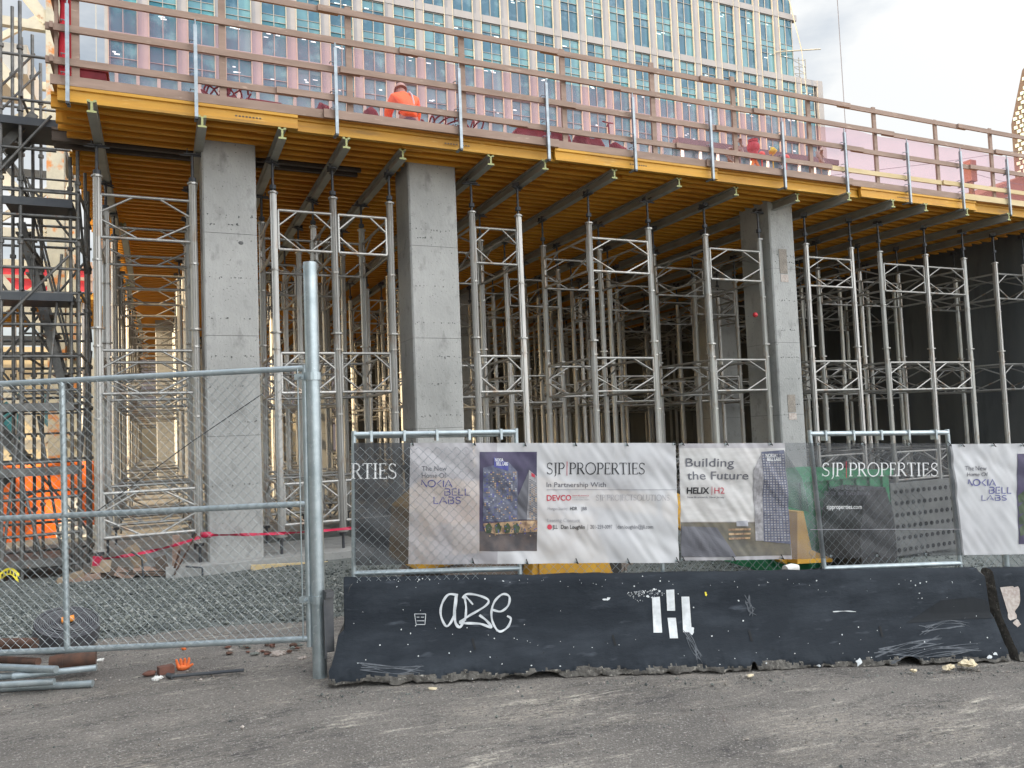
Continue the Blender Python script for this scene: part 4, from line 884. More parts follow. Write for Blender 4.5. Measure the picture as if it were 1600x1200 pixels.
for k, (s, x1) in enumerate((('NEW BRUNSWICK', 921), ('DEVELOPMENT', 918), ('CORPORATION', 921))): text(s, 895, x1, 773.6 + k * 3.1, 775.6 + k * 3.1, 'print_soft' if k else 'print_red', B1)
glyphs('SJP|PROJECTSOLUTIONS', SER, 931, 1046, 773, 782, 'print_soft', B1, red='print_soft')
text('Morgan Stanley', 855, 887, 792, 796.5, 'print_soft', B1); text('HDR', 891, 902, 792, 797, 'print_black', B1, bold=.02); text('JBB', 908, 917, 792, 797, 'print_grey', B1, bold=.01)
text('Leasing Contact', 855, 905, 810, 815.5, 'print_soft', B1); 
b = MB(); cc = [bp(858.5 + 4 * math.cos(a * .5236), 823.3 + 4 * math.sin(a * .5236), .004) for a in range(12)]; b.add(cc, [tuple(range(12))]); b.build('round_emblem', 'print_red', B1)
text('JLL', 863, 871, 820, 826, 'print_black', B1, bold=.015); text('Dan Loughlin', 876, 913, 820, 826, 'print_black', B1, bold=.015); text('201-259-0097', 922, 957, 820, 826, 'print_grey', B1); text('dan.loughlin@jll.com', 965, 1020, 820, 826, 'print_grey', B1)
rect(917.5, 918.2, 819, 828, 'print_soft', B1); rect(963, 963.6, 819, 828, 'print_soft', B1)
grommets([(644, 694), (740, 694), (819, 695), (898, 695), (977, 695), (1052, 694), (580, 877), (738, 878), (822, 879), (900, 878), (980, 878), (1056, 876)], B1)
B2 = thing('banner', 'grey and black banner with a printed tower, a slogan and a white serif company name', 'banner', fp(1280, 790), 'banners on the barrier fence')
bgrid([(1060, 693), (1226, 692), (1238, 874), (1064, 876)], 0, 'banner_grey', 'banner_cloth', B2, 90, 60); bgrid([(1226, 692), (1262, 692), (1276, 873), (1238, 874)], 0, 'banner_veil', 'thin_strip', B2, 12, 28)
bgrid([(1262, 692), (1486, 693), (1508, 868), (1276, 873)], 0, 'banner_clear', 'dark_end', B2, 90, 60)
bgrid([(1061, 700), (1226, 700), (1234, 815), (1063, 815)], .002, 'print_cloud', 'printed_picture', B2, 90, 45)
bgrid([(1063, 816), (1234, 816), (1237, 868), (1064, 871)], .002, 'print_dusk', 'printed_picture', B2, 90, 24)
poly([(1064, 822), (1120, 824), (1150, 870), (1064, 870)], 'print_grey', B2, .004)
poly([(1176, 734), (1190, 708), (1194, 845), (1181, 845)], 'print_pale', B2, .004); poly([(1190, 706), (1224, 703), (1232, 792), (1236, 850), (1194, 846)], 'print_tower', B2, .0045); poly([(1224, 703), (1254, 748), (1263, 800), (1232, 792)], 'banner_veil', B2, .004)
b = MB(); rs = random.Random(8)
for r in range(34):
    for c in range(8):
        f = (r + .5) / 34; x0, x1 = 1190 + 5 * f, 1224 + 11 * f; xx = x0 + (x1 - x0) * (c + .15) / 8; ww = (x1 - x0) / 8 * .62; yy = 707 + 138 * f; q = [bp(xx, yy + 2.3, .0125), bp(xx + ww, yy + 2.3, .0125), bp(xx + ww, yy, .0125), bp(xx, yy, .0125)]; b.add(q, [(0, 1, 2, 3)], rs.choice((0, 0, 0, 1)))
b.build('printed_windows', ['print_pale', 'print_soft'], B2)['kind'] = 'stuff'
for k in range(0): poly([(1193 + k * 5.2, 706), (1194 + k * 5.2, 706), (1200 + k * 5.2, 843), (1198.5 + k * 5.2, 843)], 'print_pale', B2, .006)
for k in range(3): poly([(1138, 826 + k * 7), (1172, 825 + k * 7), (1172, 828 + k * 7), (1138, 829 + k * 7)], 'print_glow', B2, .006)
poly([(1150, 814), (1168, 813), (1168, 822), (1150, 822)], 'print_soft', B2, .006)
text('Building', 1071, 1146, 716, 729, 'print_grey', B2, .006, bold=.006); text('the Future', 1072, 1169, 736.5, 749, 'print_grey', B2, .006, bold=.006)
text('HELIX', 1072, 1107, 761.5, 771, 'print_black', B2, .006, bold=.03); rect(1110.6, 1111.4, 760, 773, 'print_red', B2, .006); text('H2', 1115, 1131, 761.5, 771, 'print_red', B2, .006)
text('New Brunswick, New Jersey', 1073, 1131, 775.2, 778, 'print_grey', B2, .006)
text('NOKIA', 1196, 1212, 709, 714, 'print_white', B2, .018, bold=.02); text('BELL LABS', 1198, 1219, 715, 720, 'print_white', B2, .018, bold=.02)
glyphs('SJP|PROPERTIES', SER, 1283, 1466, 723, 744, 'print_white', B2, red='print_red', thick=.9)
text('World Class Developers', 1292, 1380, 758.5, 765, 'print_grey', B2); text('Built on Excellence.', 1288, 1360, 767, 773.5, 'print_grey', B2)
text('sjpproperties.com', 1290, 1345, 788, 795, 'print_white', B2, bold=.006)
rect(1265, 1505, 826.6, 827.4, 'print_soft', B2, .006)
grommets([(1064, 694), (1133, 694), (1203, 694), (1277, 694), (1346, 694), (1420, 694), (1480, 695), (1066, 874), (1144, 874), (1221, 872), (1299, 869), (1370, 868), (1447, 866)], B2)
B3 = thing('banner', 'rumpled white banner with blue lettering cut by the right edge', 'banner', fp(1560, 790), 'banners on the barrier fence')
bgrid([(1484, 694), (1590, 693), (1596, 866), (1507, 868)], -.012, 'banner_white', 'banner_cloth', B3, 50, 50)
bgrid([(1590, 693), (1680, 692), (1686, 862), (1596, 866)], -.012, 'banner_white', 'banner_cloth', B3, 20, 28)
text('The New', 1507, 1541, 728, 735, 'print_grey', B3, -.006); text('Home Of', 1510, 1543, 738, 744, 'print_grey', B3, -.006)
X0 = B3
def bell3():
    glyphs('NOKIA', SAN, 1512, 1557, 749, 759, 'print_navy', B3, -.006); glyphs('BELL', SAN, 1545, 1583, 761, 771, 'print_navy', B3, -.006); glyphs('LABS', SAN, 1534, 1575, 774, 782, 'print_navy', B3, -.006)
bell3()
rect(1591, 1670, 709, 850, 'print_sky', B3, -.008, 'printed_picture')
for k in range(4): poly([(1592, 775 + k * 17), (1602, 766 + k * 17), (1606, 772 + k * 17), (1602, 784 + k * 17), (1593, 786 + k * 17)], 'print_green', B3, -.004)
grommets([(1500, 696), (1548, 696), (1595, 696)], B3)
# ------------------------------------------------------------------ things behind the banners
ld = thing('tracked_loader', 'yellow tracked loader parked behind the white banner', 'loader', (3.9, 8.2, -.1))
q = atY(930, 889, 8.0); gz0 = gz(3.9, 8.2)
b = MB()
for y0, y1 in ((7.75, 8.05), (9.0, 9.3)):
    pr = [(2.6, .28), (2.9, .05), (4.55, .05), (4.95, .35), (4.75, .62), (3.0, .62)]
    b.prism([(x, z + gz0) for x, z in pr], (0, y0, 0), (0, y1, 0), (1, 0, 0), (0, 0, 1))
    for i in range(6):
        a_, c_ = V((pr[i][0], 0, pr[i][1] + gz0)), V((pr[(i + 1) % 6][0], 0, pr[(i + 1) % 6][1] + gz0)); n = max(2, int((c_ - a_).length / .09))
        for k in range(n): m_ = a_.lerp(c_, k / n); b.bar((m_.x, y0 - .01, m_.z), (m_.x, y1 + .01, m_.z), .03, .05)
b.build('track', 'track_steel', ld)
b = MB(); b.prism([(2.45, .5), (4.6, .5), (4.7, .95), (4.2, 1.35), (2.9, 1.4), (2.5, 1.1)], (0, 8.0, gz0), (0, 9.1, gz0), (1, 0, 0), (0, 0, 1)); b.box(2.75, 3.7, 7.7, 8.0, gz0 + .66, gz0 + .98); b.build('body', 'machine_yellow', ld)
for y in (7.85, 9.15): b = MB(); xb = atY(1150, 890, 7.8).x; xe = atY(1238, 890, 7.8).x; b.bar((4.2, y, gz0 + 1.2), (xb, y, gz0 + .75), .14, .24); b.bar((xb - .05, y, gz0 + .8), (xe, y, gz0 + .25), .14, .42); b.build('boom', 'machine_yellow', ld)
b = MB(); b.prism([(xe - .1, .1), (xe + .5, .06), (xe + .5, .1), (xe + .15, .25), (xe + .05, .75), (xe - .05, .75)], (0, 7.6, gz0), (0, 9.4, gz0), (1, 0, 0), (0, 0, 1)); b.build('bucket', 'machine_yellow', ld)
xl = atY(822, 890, 7.6).x; xr = atY(922, 890, 7.6).x; b = MB(); b.prism([(xl, .25), (xr + .25, .25), (xr, .95), (xl + .1, 1.0)], (0, 7.5, gz0), (0, 7.72, gz0), (1, 0, 0), (0, 0, 1)); b.box(xl + .1, xl + .35, 7.48, 7.5, gz0 + .35, gz0 + .6); b.build('side_panel', 'machine_yellow', ld)
b = MB(); b.tube([(4.62, 7.70, gz0 + .33), (4.62, 7.76, gz0 + .33)], .17, 14, sm=False); b.tube([(4.62, 7.66, gz0 + .33), (4.62, 7.7, gz0 + .33)], .08, 12, sm=False); b.build('sprocket', 'rubber', ld)
b = MB(); b.box(3.1, 3.9, 8.1, 9.0, gz0 + 1.38, gz0 + 1.45); b.box(3.2, 3.8, 8.2, 8.9, gz0 + 1.0, gz0 + 1.385); b.build('cover', 'black_plastic', ld)
gx = atY(1290, 820, 8.0)
gd = thing('site_container', 'green steel site container seen through the dark right banner', 'container', (gx.x, 8.6, gz(gx.x, 8.6)))
x0 = atY(1196, 800, 8.0).x; x1 = atY(1392, 800, 8.0).x; zt = atY(1290, 742, 8).z; z0 = gz(7, 8.6)
b = MB(); b.box(x0, x1, 8, 9.6, z0, zt)
for k in range(9): xx = x0 + (x1 - x0) * (k + .5) / 9; b.box(xx - .04, xx + .04, 7.96, 8.0, z0 + .1, zt - .08)
b.box(x0 - .03, x1 + .03, 7.94, 8.0, zt - .07, zt + .02); b.build('body', 'green_paint', gd)
b = MB(); p = atY(1300, 762, 7.6); p2_ = atY(1390, 880, 7.6); b.prism([(0, 0), (0, .35), (.1, .62), (.22, .72), (.5, .74), (.62, .5), (.64, 0)], (p.x, 7.2, gz(6, 7.5)), (p.x, 7.85, gz(6, 7.5)), (1, 0, 0), (0, 0, 1))
b.v = [V((v.x, v.y, gz(6, 7.5) + (v.z - gz(6, 7.5)) * 1.5)) for v in b.v]
tag(b.build('plastic_bin', 'black_plastic'), 'black plastic bin in front of the green container behind the banner', 'bin')
x0 = atY(1392, 800, 8.2).x; x1 = atY(1494, 800, 8.2).x; zt = atY(1440, 752, 8.2).z
pp = thing('perforated_panel', 'grey perforated panel standing right of the green container', 'panel', (x0, 8.2, gz(8, 8.2)))
b = MB(); b.box(x0 + .02, x1, 8.2, 8.3, gz(8, 8.2), zt); b.build('sheet', 'grey_panel', pp)
b = MB()
for r in range(6):
    for c in range(11): b.tube([(x0 + .12 + c * (x1 - x0 - .2) / 10, 8.19, zt - .12 - r * .17), (x0 + .12 + c * (x1 - x0 - .2) / 10, 8.2, zt - .12 - r * .17)], .032, 8, sm=False)
b.build('hole', 'slot_dark', pp)['kind'] = 'stuff'
b = MB(); q = atY(1238, 889, 6.6); b.tube([q + V((-.1, 0, 0)), q + V((.0, 0, .01)), q + V((.07, .02, 0)), q + V((.08, .02, -.05))], [.05, .05, .045, .03], 12); tag(b.build('plastic_pipe', 'white_sheet'), 'short white plastic pipe end behind the barrier', 'pipe')
# ------------------------------------------------------------------ worker
def skin(name, chain, mats, parent, sub=1):
    """chain: list of polylines of (x,y,z,r); points with equal coordinates are shared"""
    idx = {}; vs = []; es = []; rs = []
    for pl in chain:
        pr = None
        for x, y, z, r in pl:
            k = (round(x, 4), round(y, 4), round(z, 4))
            if k not in idx: idx[k] = len(vs); vs.append((x, y, z)); rs.append(r)
            if pr is not None and pr != idx[k]: es.append((pr, idx[k]))
            pr = idx[k]
    me = bpy.data.meshes.new(name); me.from_pydata(vs, es, []); o = bpy.data.objects.new(name, me); COL.objects.link(o)
    o.modifiers.new('s', 'SKIN'); 
    for i, r in enumerate(rs): me.skin_vertices[0].data[i].radius = (r, r)
    me.skin_vertices[0].data[0].use_root = True
    o.modifiers.new('u', 'SUBSURF').levels = sub; o.modifiers['u'].render_levels = sub
    dg = bpy.context.evaluated_depsgraph_get(); m2 = bpy.data.meshes.new_from_object(o.evaluated_get(dg)); bpy.data.objects.remove(o)
    m2.materials.clear(); m2.materials.append(MATS[mats]); m2.polygons.foreach_set('use_smooth', [True] * len(m2.polygons))
    return inst(name, m2, parent)
wk = thing('person', 'worker in bright orange hooded jacket and hard hat bending over on the deck', 'person', (3.93, 12.45, 6.424))
pel = (0, 0, .80, .10); ch = (0, .20, 1.14, .10); nk = (.0, .33, 1.27, .06)
body = [[pel, (0, .09, .96, .09), ch, nk, (0, .38, 1.34, .085), (0, .43, 1.40, .092), (0, .46, 1.45, .06)]]
arms = []
for s in (-1, 1):
    body.append([pel, (s * .10, 0, .74, .10), (s * .12, .06, .43, .065), (s * .13, -.04, .10, .048), (s * .13, .0, .04, .045), (s * .13, .12, .03, .035)])
    A = [ch, (s * .19, .24, 1.17, .065), (s * .25, .36, .95, .05), (s * .20, .50, .76, .04), (s * .19, .54, .70, .025), (s * .18, .56, .66, .03)]
    body.append(A); hx, hy, hz = s * .18, .56, .66
    for k in range(4): f = (k - 1.5) * .02; body.append([(hx, hy, hz, .03), (hx + f, hy + .02, hz - .045, .009), (hx + f, hy + .01, hz - .085 - .01 * (k in (1, 2)), .007)])
    body.append([(hx, hy, hz, .03), (hx - s * .035, hy + .01, hz - .02, .010), (hx - s * .045, hy + .02, hz - .055, .008)])
skin('body', body, 'skin', wk, 2)
jk = [[(0, -.02, .72, .15), (0, 0, .80, .16), (0, .09, .96, .15), (0, .20, 1.14, .16), (.0, .31, 1.25, .11), (.0, .36, 1.30, .115)]]
for s in (-1, 1): jk.append([(0, .20, 1.14, .16), (s * .19, .23, 1.16, .105), (s * .265, .35, .96, .08), (s * .21, .49, .78, .06), (s * .195, .53, .725, .05)])
skin('jacket', jk, 'hivis', wk, 2)
tr_ = [[(0, 0, .82, .14), (0, 0, .74, .13)]]
for s in (-1, 1): tr_.append([(0, 0, .74, .13), (s * .10, 0, .70, .115), (s * .12, .06, .43, .085), (s * .13, -.03, .12, .07)])
skin('trousers', tr_, 'trousers', wk, 2)
for s in (-1, 1): skin('boot', [[(s * .13, -.05, .10, .06), (s * .13, -.04, .05, .06), (s * .13, .12, .04, .045), (s * .13, .18, .035, .035)]], 'rubber', wk, 1)
b = MB(); c = V((0, .44, 1.44)); dr = V((0, .35, .93)).normalized()
b.grid(lambda u, v: c + Matrix.Rotation(-.35, 3, 'X') @ V((.105 * math.cos(u * 6.2832) * math.cos(v * 1.57), .13 * math.sin(u * 6.2832) * math.cos(v * 1.57), .115 * math.sin(v * 1.57))), 20, 8)
b.grid(lambda u, v: c + Matrix.Rotation(-.35, 3, 'X') @ V(((.105 + .012 * v) * math.cos(u * 6.2832), (.13 + (.015 + .02 * math.sin(u * 6.2832)) * v) * math.sin(u * 6.2832), -.008 * v)), 20, 2)
o = b.build('hard_hat', 'hat', wk, V((0, 0, 0)))
b = MB()
for z, y, rx, ry in ((.86, .03, .175, .175),): b.grid(lambda u, v: V((rx * math.cos(u * 6.2832) * 1.0, y + ry * math.sin(u * 6.2832), z + .045 * v)), 24, 1)
b.tube([(.09, -.02, .92), (.10, .03, 1.08), (.10, .12, 1.24), (.09, .22, 1.32)], .018, 6)
b.build('reflective_band', 'band_grey', wk, V((0, 0, 0)))
# ------------------------------------------------------------------ goods on the deck behind the net
DZ = 6.424
def good(name, label, cat, m='red_goods', group=None):
    def done(b): return tag(b.build(name, m), label, cat, group)
    return done
b = MB(); p = atY(138, 120, 11.5); b.box(p.x - .25, p.x + .22, 11.35, 11.75, DZ, p.z + .09); b.box(p.x - .28, p.x + .25, 11.32, 11.78, p.z + .02, p.z + .05); good('crate', 'dark red crate at the left corner of the deck', 'crate')(b)
def hoops(px0, px1, py, n, r, label, y=11.5, name='rebar_bundle'):
    b = MB()
    for k in range(n):
        p = atY(px0 + (px1 - px0) * k / max(1, n - 1), py, y + random.uniform(-.15, .15)); rr_ = r * random.uniform(.7, 1.1)
        b.tube([p + V((rr_ * math.cos(a * .5), .25 * math.sin(a * .5 + k), rr_ * math.sin(a * .5) * .8)) for a in range(13)], .014, 5)
        b.tube([(p.x - .1, y, DZ + .02), (p.x + .1, y + .1, p.z)], .014, 5)
    good(name, label, 'rebar')(b)
hoops(322, 375, 152, 12, .13, 'dense bundle of bent rebar loops near the left end of the guardrail')
hoops(655, 705, 197, 6, .11, 'bent rebar loops lying just right of the worker')
hoops(722, 745, 203, 4, .1, 'small bent rebar loops beside the second clamp post right of the worker')
b = MB(); p, q = atY(388, 155, 11.6), atY(440, 163, 11.6); b.tube([p, q], .02, 6); b.tube([p + V((.05, .1, -.06)), q + V((.1, .1, -.05))], .02, 6); b.box(p.x + .1, p.x + .16, 11.55, 11.7, DZ, p.z - .01); b.box(q.x - .1, q.x - .04, 11.55, 11.7, DZ, q.z - .01); good('rebar_rods', 'two straight rebar rods on blocks left of the worker', 'rebar')(b)
def lump(px, py, wpx, hpx, label, cat='sack', name='sack', y=11.5, m='red_goods'):
    p = atY(px, py + hpx / 2, y); a = atY(px - wpx / 2, py, y); c = atY(px + wpx / 2, py, y); t = atY(px, py - hpx / 2, y)
    w_ = (c.x - a.x) / 2; h = t.z - DZ; b = MB(); b.ball((p.x, y, DZ + h * .5), 1, 0, 14, 9, .35, (w_, .22, h * .52)); good(name, label, cat, m)(b)
lump(503, 172, 26, 16, 'rounded dark red sack left of the worker beside a clamp post'); lump(579, 180, 24, 20, 'squat dark red sack just left of the worker')
b = MB(); p = atY(828, 212, 11.5); b.add([(p.x - .28, 11.4, DZ), (p.x + .3, 11.4, DZ), (p.x + .27, 11.42, p.z + .08), (p.x - .22, 11.42, p.z + .12), (p.x - .3, 11.4, p.z + .02), (p.x - .28, 11.7, DZ), (p.x + .3, 11.7, DZ), (p.x + .27, 11.68, p.z + .08), (p.x - .22, 11.68, p.z + .12), (p.x - .3, 11.7, p.z + .02)], [(0, 1, 2, 3, 4), (9, 8, 7, 6, 5), (0, 4, 9, 5), (4, 3, 8, 9), (3, 2, 7, 8), (1, 6, 7, 2)]); good('folded_tarpaulin', 'folded dark red tarpaulin stack in the middle of the guardrail', 'tarpaulin')(b)
lump(872, 218, 40, 26, 'dark red tool bag right of the folded tarpaulin', 'bag', 'tool_bag'); lump(908, 222, 22, 30, 'upright dark red sack amid the goods in the middle'); lump(928, 228, 26, 20, 'low dark red sack beside the upright one'); lump(962, 236, 30, 18, 'flattened dark red heap under the thin pole', 'heap', 'rope_heap'); lump(1083, 253, 18, 8, 'small low dark red sack right of the middle')
b = MB(); p = atY(954, 238, 11.6); t = atY(951, 192, 11.6); b.tube([(p.x, 11.6, DZ), (p.x - .02, 11.6, t.z)], .014, 6); 
for k in range(3): a = k * 2.1 + .4; b.tube([t, t + V((.13 * math.cos(a), .05, .06 * math.sin(a)))], .014, 5)
good('valve_pole', 'thin red pole with a forked top standing on the deck', 'pole')(b)
tp_ = thing('survey_tripod', 'red instrument on orange tripod legs near the right of the tower', 'tripod', (atY(1178, 250, 11.9).x, 11.9, DZ))
p = atY(1178, 250, 11.9); h_ = atY(1177, 230, 11.9)
b = MB(); b.ball((h_.x, 11.9, h_.z), .13, 0, 14, 9); b.tube([(h_.x, 11.9, h_.z), (h_.x, 11.9, h_.z - .26)], [.1, .07], 10); b.tube([(h_.x, 11.9, h_.z + .1), (h_.x, 11.9, h_.z + .15)], .1, 12); b.build('instrument', 'red_paint', tp_)
for a in (-.28, .3, .05): b = MB(); b.bar((h_.x, 11.9, h_.z - .22), (h_.x + a, 11.9 + (.25 if a == .05 else -.1), DZ), .035, .05); b.build('leg', 'orange_paint', tp_)
b = MB(); p = atY(1207, 236, 12.0); b.ball(p, .07, 0, 8, 6, .8); b.tube([p, (p.x, 12, DZ)], .012, 5); good('yellow_flag', 'small bright yellow marker on a thin stick beside the tripod', 'marker', 'yellow_paint')(b)
for i, (x, y, lb) in enumerate(((1190, 242, 'orange round lamp on a stick just right of the tripod'), (1228, 247, 'orange round lamp on a stick farther right of the tripod by the clamp post'))):
    b = MB(); p = atY(x, y, 12.1); b.ball(p, .075, 0, 12, 8); b.tube([p, (p.x, 12.1, DZ)], .014, 5); good('warning_ball', lb, 'marker ball', 'ball_red', 'orange marker balls')(b)
for i, (x, y, lb) in enumerate(((1140, 243, 'pale tangled wire coil left of the red tripod'), (1155, 228, 'pale upright bracket left of the red tripod'), (1282, 245, 'pale round wire coil at the right end of the office tower'))):
    b = MB(); p = atY(x, y, 12.2)
    for k in range(5): b.tube([p + V((.12 * math.cos(a * .7 + k), .08 * math.sin(a + k), .15 * math.sin(a * .7 + k))) for a in range(9)], .014, 5)
    b.tube([p, (p.x, 12.2, DZ)], .016, 5); good('wire_coil', lb, 'wire coil', 'facade_cream')(b)
b = MB(); p, q = atY(1170, 266, 11.4), atY(1250, 281, 11.4); b.tube([(p.x + (q.x - p.x) * k / 10, 11.4 + .1 * math.sin(k), max(DZ + .03, p.z + (q.z - p.z) * k / 10 + .05 * math.sin(k * 1.1))) for k in range(11)], .022, 6); good('hose', 'dark red hose trailing under the tripod', 'hose')(b)
# ------------------------------------------------------------------ ground level clutter
def pipe(px0, py0, px1, py1, y, z, r, m, label, i):
    p = atY(px0, py0, y); b = MB(); a = onplane(px0, py0, z); c = onplane(px1, py1, z); d = (a - c).normalized(); b.tube([a + d * .0, c], r, 12); tag(b.build('steel_pipe', m), label, 'pipe', 'pipes stacked at the lower left'); return c
def onplane(px, py, z): r = ray(px, py); return O + r * ((z - CAMH) / r.z)
for i, (a, c, z, r, m, lb) in enumerate((((-60, 1079), (145, 1068), .03, .027, 'galvanised', 'galvanised pipe lowest and nearest in the stack at lower left'), ((-60, 1074), (85, 1065), .085, .024, 'galvanised', 'galvanised pipe resting second from the bottom of the stack'), ((-60, 1062), (90, 1050), .11, .026, 'galvanised', 'galvanised pipe with a coupling in the middle of the stack'), ((-60, 1040), (88, 1046), .18, .027, 'galvanised', 'galvanised pipe on top of the stack, its open end rusty'), ((20, 1057), (151, 1043), .13, .024, 'galvanised', 'galvanised pipe reaching farthest right in the stack'), ((-60, 1028), (60, 1034), .19, .03, 'rust', 'rust brown pipe lying at the back of the stack'), ((-60, 1008), (55, 1006), .23, .05, 'rust', 'thick rusty pipe behind the gate beside the rolled hose'))): pipe(*a, *c, 0, z, r, m, lb, i)
b = MB(); a = onplane(78, 1037, .12); c = onplane(150, 1028, .12); b.tube([a, a.lerp(c, .3), c], [.06, .06, .055], 14); b.tube([a.lerp(c, .12), a.lerp(c, .3)], .066, 14); tag(b.build('hose_coupling', 'rust'), 'rusty pipe coupling under the rolled hose', 'coupling')
hr = thing('rolled_hose', 'flat black hose rolled into a coil behind the gate', 'hose', onplane(100, 1025, 0))
c = onplane(100, 1022, .0) + V((0, .22, .17)); nrm = V((.15, -.42, .9)).normalized(); ax = V((1, .05, .12)).normalized(); ax = (ax - nrm * ax.dot(nrm)).normalized(); ay = nrm.cross(ax)
b = MB(); pr = None; n = 420
for i in range(n):
    t = i / n; a = t * 14 * 2 * math.pi; rad = .03 + .215 * t; 
    A = c + ax * (math.cos(a) * rad * 1.08) + ay * (math.sin(a) * rad * (.95)); wv = .012 * noise.noise(V((a * .3, 1, 2)))
    q = [A + nrm * (.085 + wv), A - nrm * .085]; e = (ax * math.cos(a) + ay * math.sin(a)) * .011; q2 = [A + e + nrm * (.085 + wv), A + e - nrm * .085]
    if pr: b.add(pr + [q[0], q[1], q2[1], q2[0]], [(0, 1, 5, 4), (2, 6, 7, 3), (0, 4, 7, 3), (1, 2, 6, 5)], 0)
    pr = [q[0], q[1], q2[1], q2[0]]
b.build('hose_roll', 'hose_black', hr)
b = MB(); b.tube([c + nrm * .1 - ax * .05, c + nrm * .12 + ax * .05], .03, 8); b.build('hose_end', 'orange_paint', hr)
gl = thing('work_glove', 'orange dipped work glove lying on the ground before the gate', 'glove', onplane(286, 1042, 0))
c = onplane(286, 1043, .02); b = MB(); b.ball(c + V((0, .02, .0)), .045, 0, 10, 7, .3, (1.1, .9, .6))
for k in range(4): b.tube([c + V((-.03 + .02 * k, 0, .0)), c + V((-.045 + .03 * k, .01, .045 + .012 * (k in (1, 2)))), c + V((-.05 + .032 * k, .0, .07))], [.013, .012, .008], 7)
b.tube([c + V((.04, 0, 0)), c + V((.075, -.01, .02))], [.013, .009], 7); b.build('glove', 'glove', gl)
b = MB(); b.ball(onplane(287, 1013, .02), .022, 0, 8, 6, .6); tag(b.build('orange_scrap', 'glove'), 'small orange scrap under the gate rail', 'scrap')
b = MB(); c = onplane(259, 1046, .03); b.ob(c, (.055, .01, 0), (-.01, .035, 0), (0, .004, .028)); b.ball(c + V((-.12, 0, -.01)), .035, 0, 9, 6, .5, (1.4, 1, .6)); tag(b.build('brick_piece', 'brick_red'), 'dusty broken brick piece left of the orange glove', 'brick')
b = MB(); b.tube([onplane(267, 1057, .02), onplane(381, 1047, .02)], .013, 8); b.tube([onplane(262, 1055, .02), onplane(270, 1057, .02)], .02, 8); tag(b.build('steel_bar', 'black_steel'), 'dark steel bar lying on the ground before the gate', 'bar')
for i, (x, y, r, lb, m) in enumerate(((435, 1024, .05, 'crumpled pale paper scrap left of the tall post', 'litter'), (472, 1030, .03, 'small pale rubble lump beside the tall post', 'litter'), (408, 1020, .03, 'small pale scrap below the gate rail', 'litter'), (246, 1062, .035, 'flat white scrap before the dark steel bar', 'white_sheet'), (155, 1033, .025, 'small white scrap right of the pipe stack', 'white_sheet'), (1515, 1040, .055, 'pale chunk of broken mortar against the barrier base at right', 'cream_wall'), (1482, 1044, .035, 'smaller broken mortar piece left of the large chunk', 'cream_wall'), (1428, 1049, .025, 'flat mortar crumb leftmost under the right barrier end', 'cream_wall'), (677, 1077, .02, 'pale pebble under the left part of the barrier', 'cream_wall'), (1173, 1056, .02, 'pale pebble below the middle right of the barrier', 'cream_wall'))):
    q = onplane(x, y, 0); z = gz(q.x, q.y); q = onplane(x, y, z); b = MB()
    for k in range(4): b.ball(q + V((random.uniform(-1, 1) * r * .8, random.uniform(-.5, .5) * r, r * .3)), r * random.uniform(.4, .8), 0, 7, 5, .9, (1.3, 1, .7))
    for f_ in range(len(b.sm)): b.sm[f_] = False
    tag(b.build('rubble_piece', m), lb, 'rubble', 'scraps and rubble on the road')
for i in range(26):
    x = random.uniform(330, 470); y = random.uniform(1004, 1022); q = onplane(x, y, .015); b = MB(); r = random.uniform(.012, .028); b.ball(q, r, 0, 6, 4, .9, (1.3, 1, .6)); b.sm = [False] * len(b.sm)
    tag(b.build('brick_crumb', random.choice(['litter', 'brick_red', 'rust', 'stone'])), 'one of the small brick crumbs and scraps strewn below the gate rail', 'crumb', 'crumbs below the gate rail')
# ribbon
b = MB(); A, B_, C_ = atY(152, 874, 11.75), atY(322, 836, 11.75), atY(560, 824, 11.75)
def rib(p, q, sag, n=24, wd=.022):
    P = [p.lerp(q, k / n) - UP * sag * 4 * (k / n) * (1 - k / n) for k in range(n + 1)]; vs = []
    for k, x in enumerate(P): a = .9 * math.sin(k * .55); vs += [x + UP * wd * math.cos(a) + V((0, -.03, 0)) * math.sin(a), x - UP * wd * math.cos(a) - V((0, -.03, 0)) * math.sin(a)]
    b.add(vs, [(2 * k, 2 * k + 1, 2 * k + 3, 2 * k + 2) for k in range(n)])
rib(A, B_, .05); rib(B_, C_, .03); b.ball(B_, .055, 0, 8, 6, .7, (1.6, .6, .7)); b.add([A + V((-.05, 0, .05)), A + V((.06, 0, .03)), A + V((.02, 0, -.09)), A + V((-.06, 0, -.08))], [(0, 1, 2, 3)])
tag(b.build('barrier_ribbon', 'ribbon'), 'red barrier ribbon strung between the corridor legs and columns', 'ribbon')
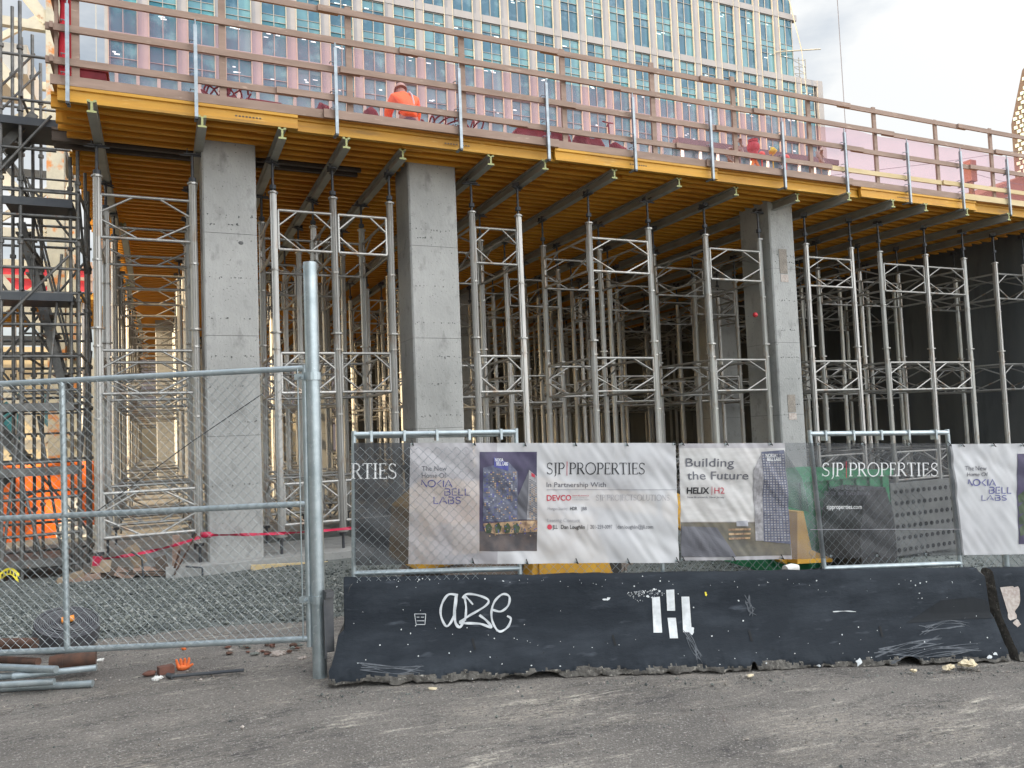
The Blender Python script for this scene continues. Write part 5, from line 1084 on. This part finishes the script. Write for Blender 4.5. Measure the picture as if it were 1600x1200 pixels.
# footings, planks, lumber
b = MB(); b.box(.05, 2.9, 11.62, 13.4, -.12, .13); b.box(-1.2, .06, 12.3, 14.2, -.1, .05); tag(b.build('concrete_footing', 'concrete'), 'low concrete footing slab under the first column', 'footing')
b = MB(); b.bar(atY(392, 888, 11.5), atY(640, 876, 11.55), .06, .09); tag(b.build('timber_plank', 'new_wood'), 'long timber plank lying at the column base behind the gate', 'plank')
random.seed(3)
wl_ = [(112, 925, 40, 16, 'leaning square of plywood leftmost in the lumber heap', 'old_ply'), (132, 905, 50, 10, 'dark plank leaning against the corridor leg', 'guard_wood'), (158, 885, 30, 22, 'pale offcut board tilted on top of the lumber heap', 'old_ply'), (212, 868, 22, 40, 'pointed pale plywood offcut standing in the corridor', 'old_ply'), (255, 905, 20, 50, 'dark crate side standing at the right of the lumber heap', 'dark_wood'), (195, 924, 30, 14, 'short timber block at the front of the lumber heap', 'guard_wood'), (222, 915, 110, 6, 'long thin batten lying across the lumber heap', 'dark_wood'), (170, 908, 60, 30, 'brown plank piece beside the corridor leg', 'dark_wood'), (238, 928, 60, 6, 'lowest batten at the right of the lumber heap', 'guard_wood'), (275, 870, 12, 80, 'narrow upright board beside the footing slab', 'guard_wood')]
for x, y, w_, h_, lb, m in wl_:
    p = atY(x, y, 11.9); k = 13.1 / FPX; b = MB(); R = Matrix.Rotation(random.uniform(-.5, .5), 3, 'Y') @ Matrix.Rotation(random.uniform(-.4, .4), 3, 'X')
    if w_ > 100: R = Matrix.Rotation(.08, 3, 'Y')
    p.z = max(p.z, .09); b.ob(p, R @ V((w_ * k * .36, 0, 0)), R @ V((0, .012 + .08 * (h_ < 20), 0)), R @ V((0, 0, h_ * k * .36))); tag(b.build('lumber_piece', m), lb, 'lumber', 'lumber scraps at the corridor mouth')
for i, (pp_, lb) in enumerate(((((205, 862), (222, 872), (224, 905)), 'bent black rebar hook over the lumber heap'), (((290, 885), (316, 887), (318, 918)), 'bent black rebar hook before the footing slab'))):
    b = MB(); b.tube([atY(x, y, 11.55) for x, y in pp_] + [atY(pp_[-1][0], 925, 11.55)], .014, 6); tag(b.build('rebar_hook', 'black_steel'), lb, 'rebar')
b = MB(); b.bar(atY(281, 860, 11.6), atY(272, 890, 11.7), .02, .02); b.tube([atY(308, 832, 11.6), atY(272, 898, 11.6)], .012, 6); tag(b.build('steel_rod', 'rust'), 'thin rusty rod leaning from the ribbon knot down to the lumber', 'rod')
b = MB(); b.grid(lambda u, v: atY(-20 + 50 * u, 893 + 12 * v + 6 * math.sin(u * 7), 11.0) + V((0, .05 * math.sin(u * 9 + v * 2), 0)), 20, 3); b.build; o = b.build('caution_tape', 'yellow_paint'); tag(o, 'yellow caution tape hanging twisted at the left edge', 'tape')
b = MB()
for k in range(6):
    x = 2 + k * 5; b.add([atY(x, 897 + 6 * math.sin((x + 20) / 50 * 7) * 1 + 0, 10.93), atY(x + 3.4, 897 + 6 * math.sin((x + 23) / 50 * 7), 10.93), atY(x + 3.0, 902 + 6 * math.sin((x + 23) / 50 * 7), 10.93), atY(x + .5, 902 + 6 * math.sin((x + 20) / 50 * 7), 10.93)], [(0, 1, 2, 3)])
b.build('printed_mark', 'print_black', o, V((0, 0, 0)))
b = MB(); b.tube([atY(420, 956, 9.6), atY(500, 953, 9.4)], .025, 8); tag(b.build('red_bar', 'net_bundle'), 'dark red bar lying on the gravel behind the post', 'bar')
b = MB(); b.ball(atY(1180, 492, 11.9), .05, 0, 10, 8); b.build('red_marker', 'red_paint', c3)
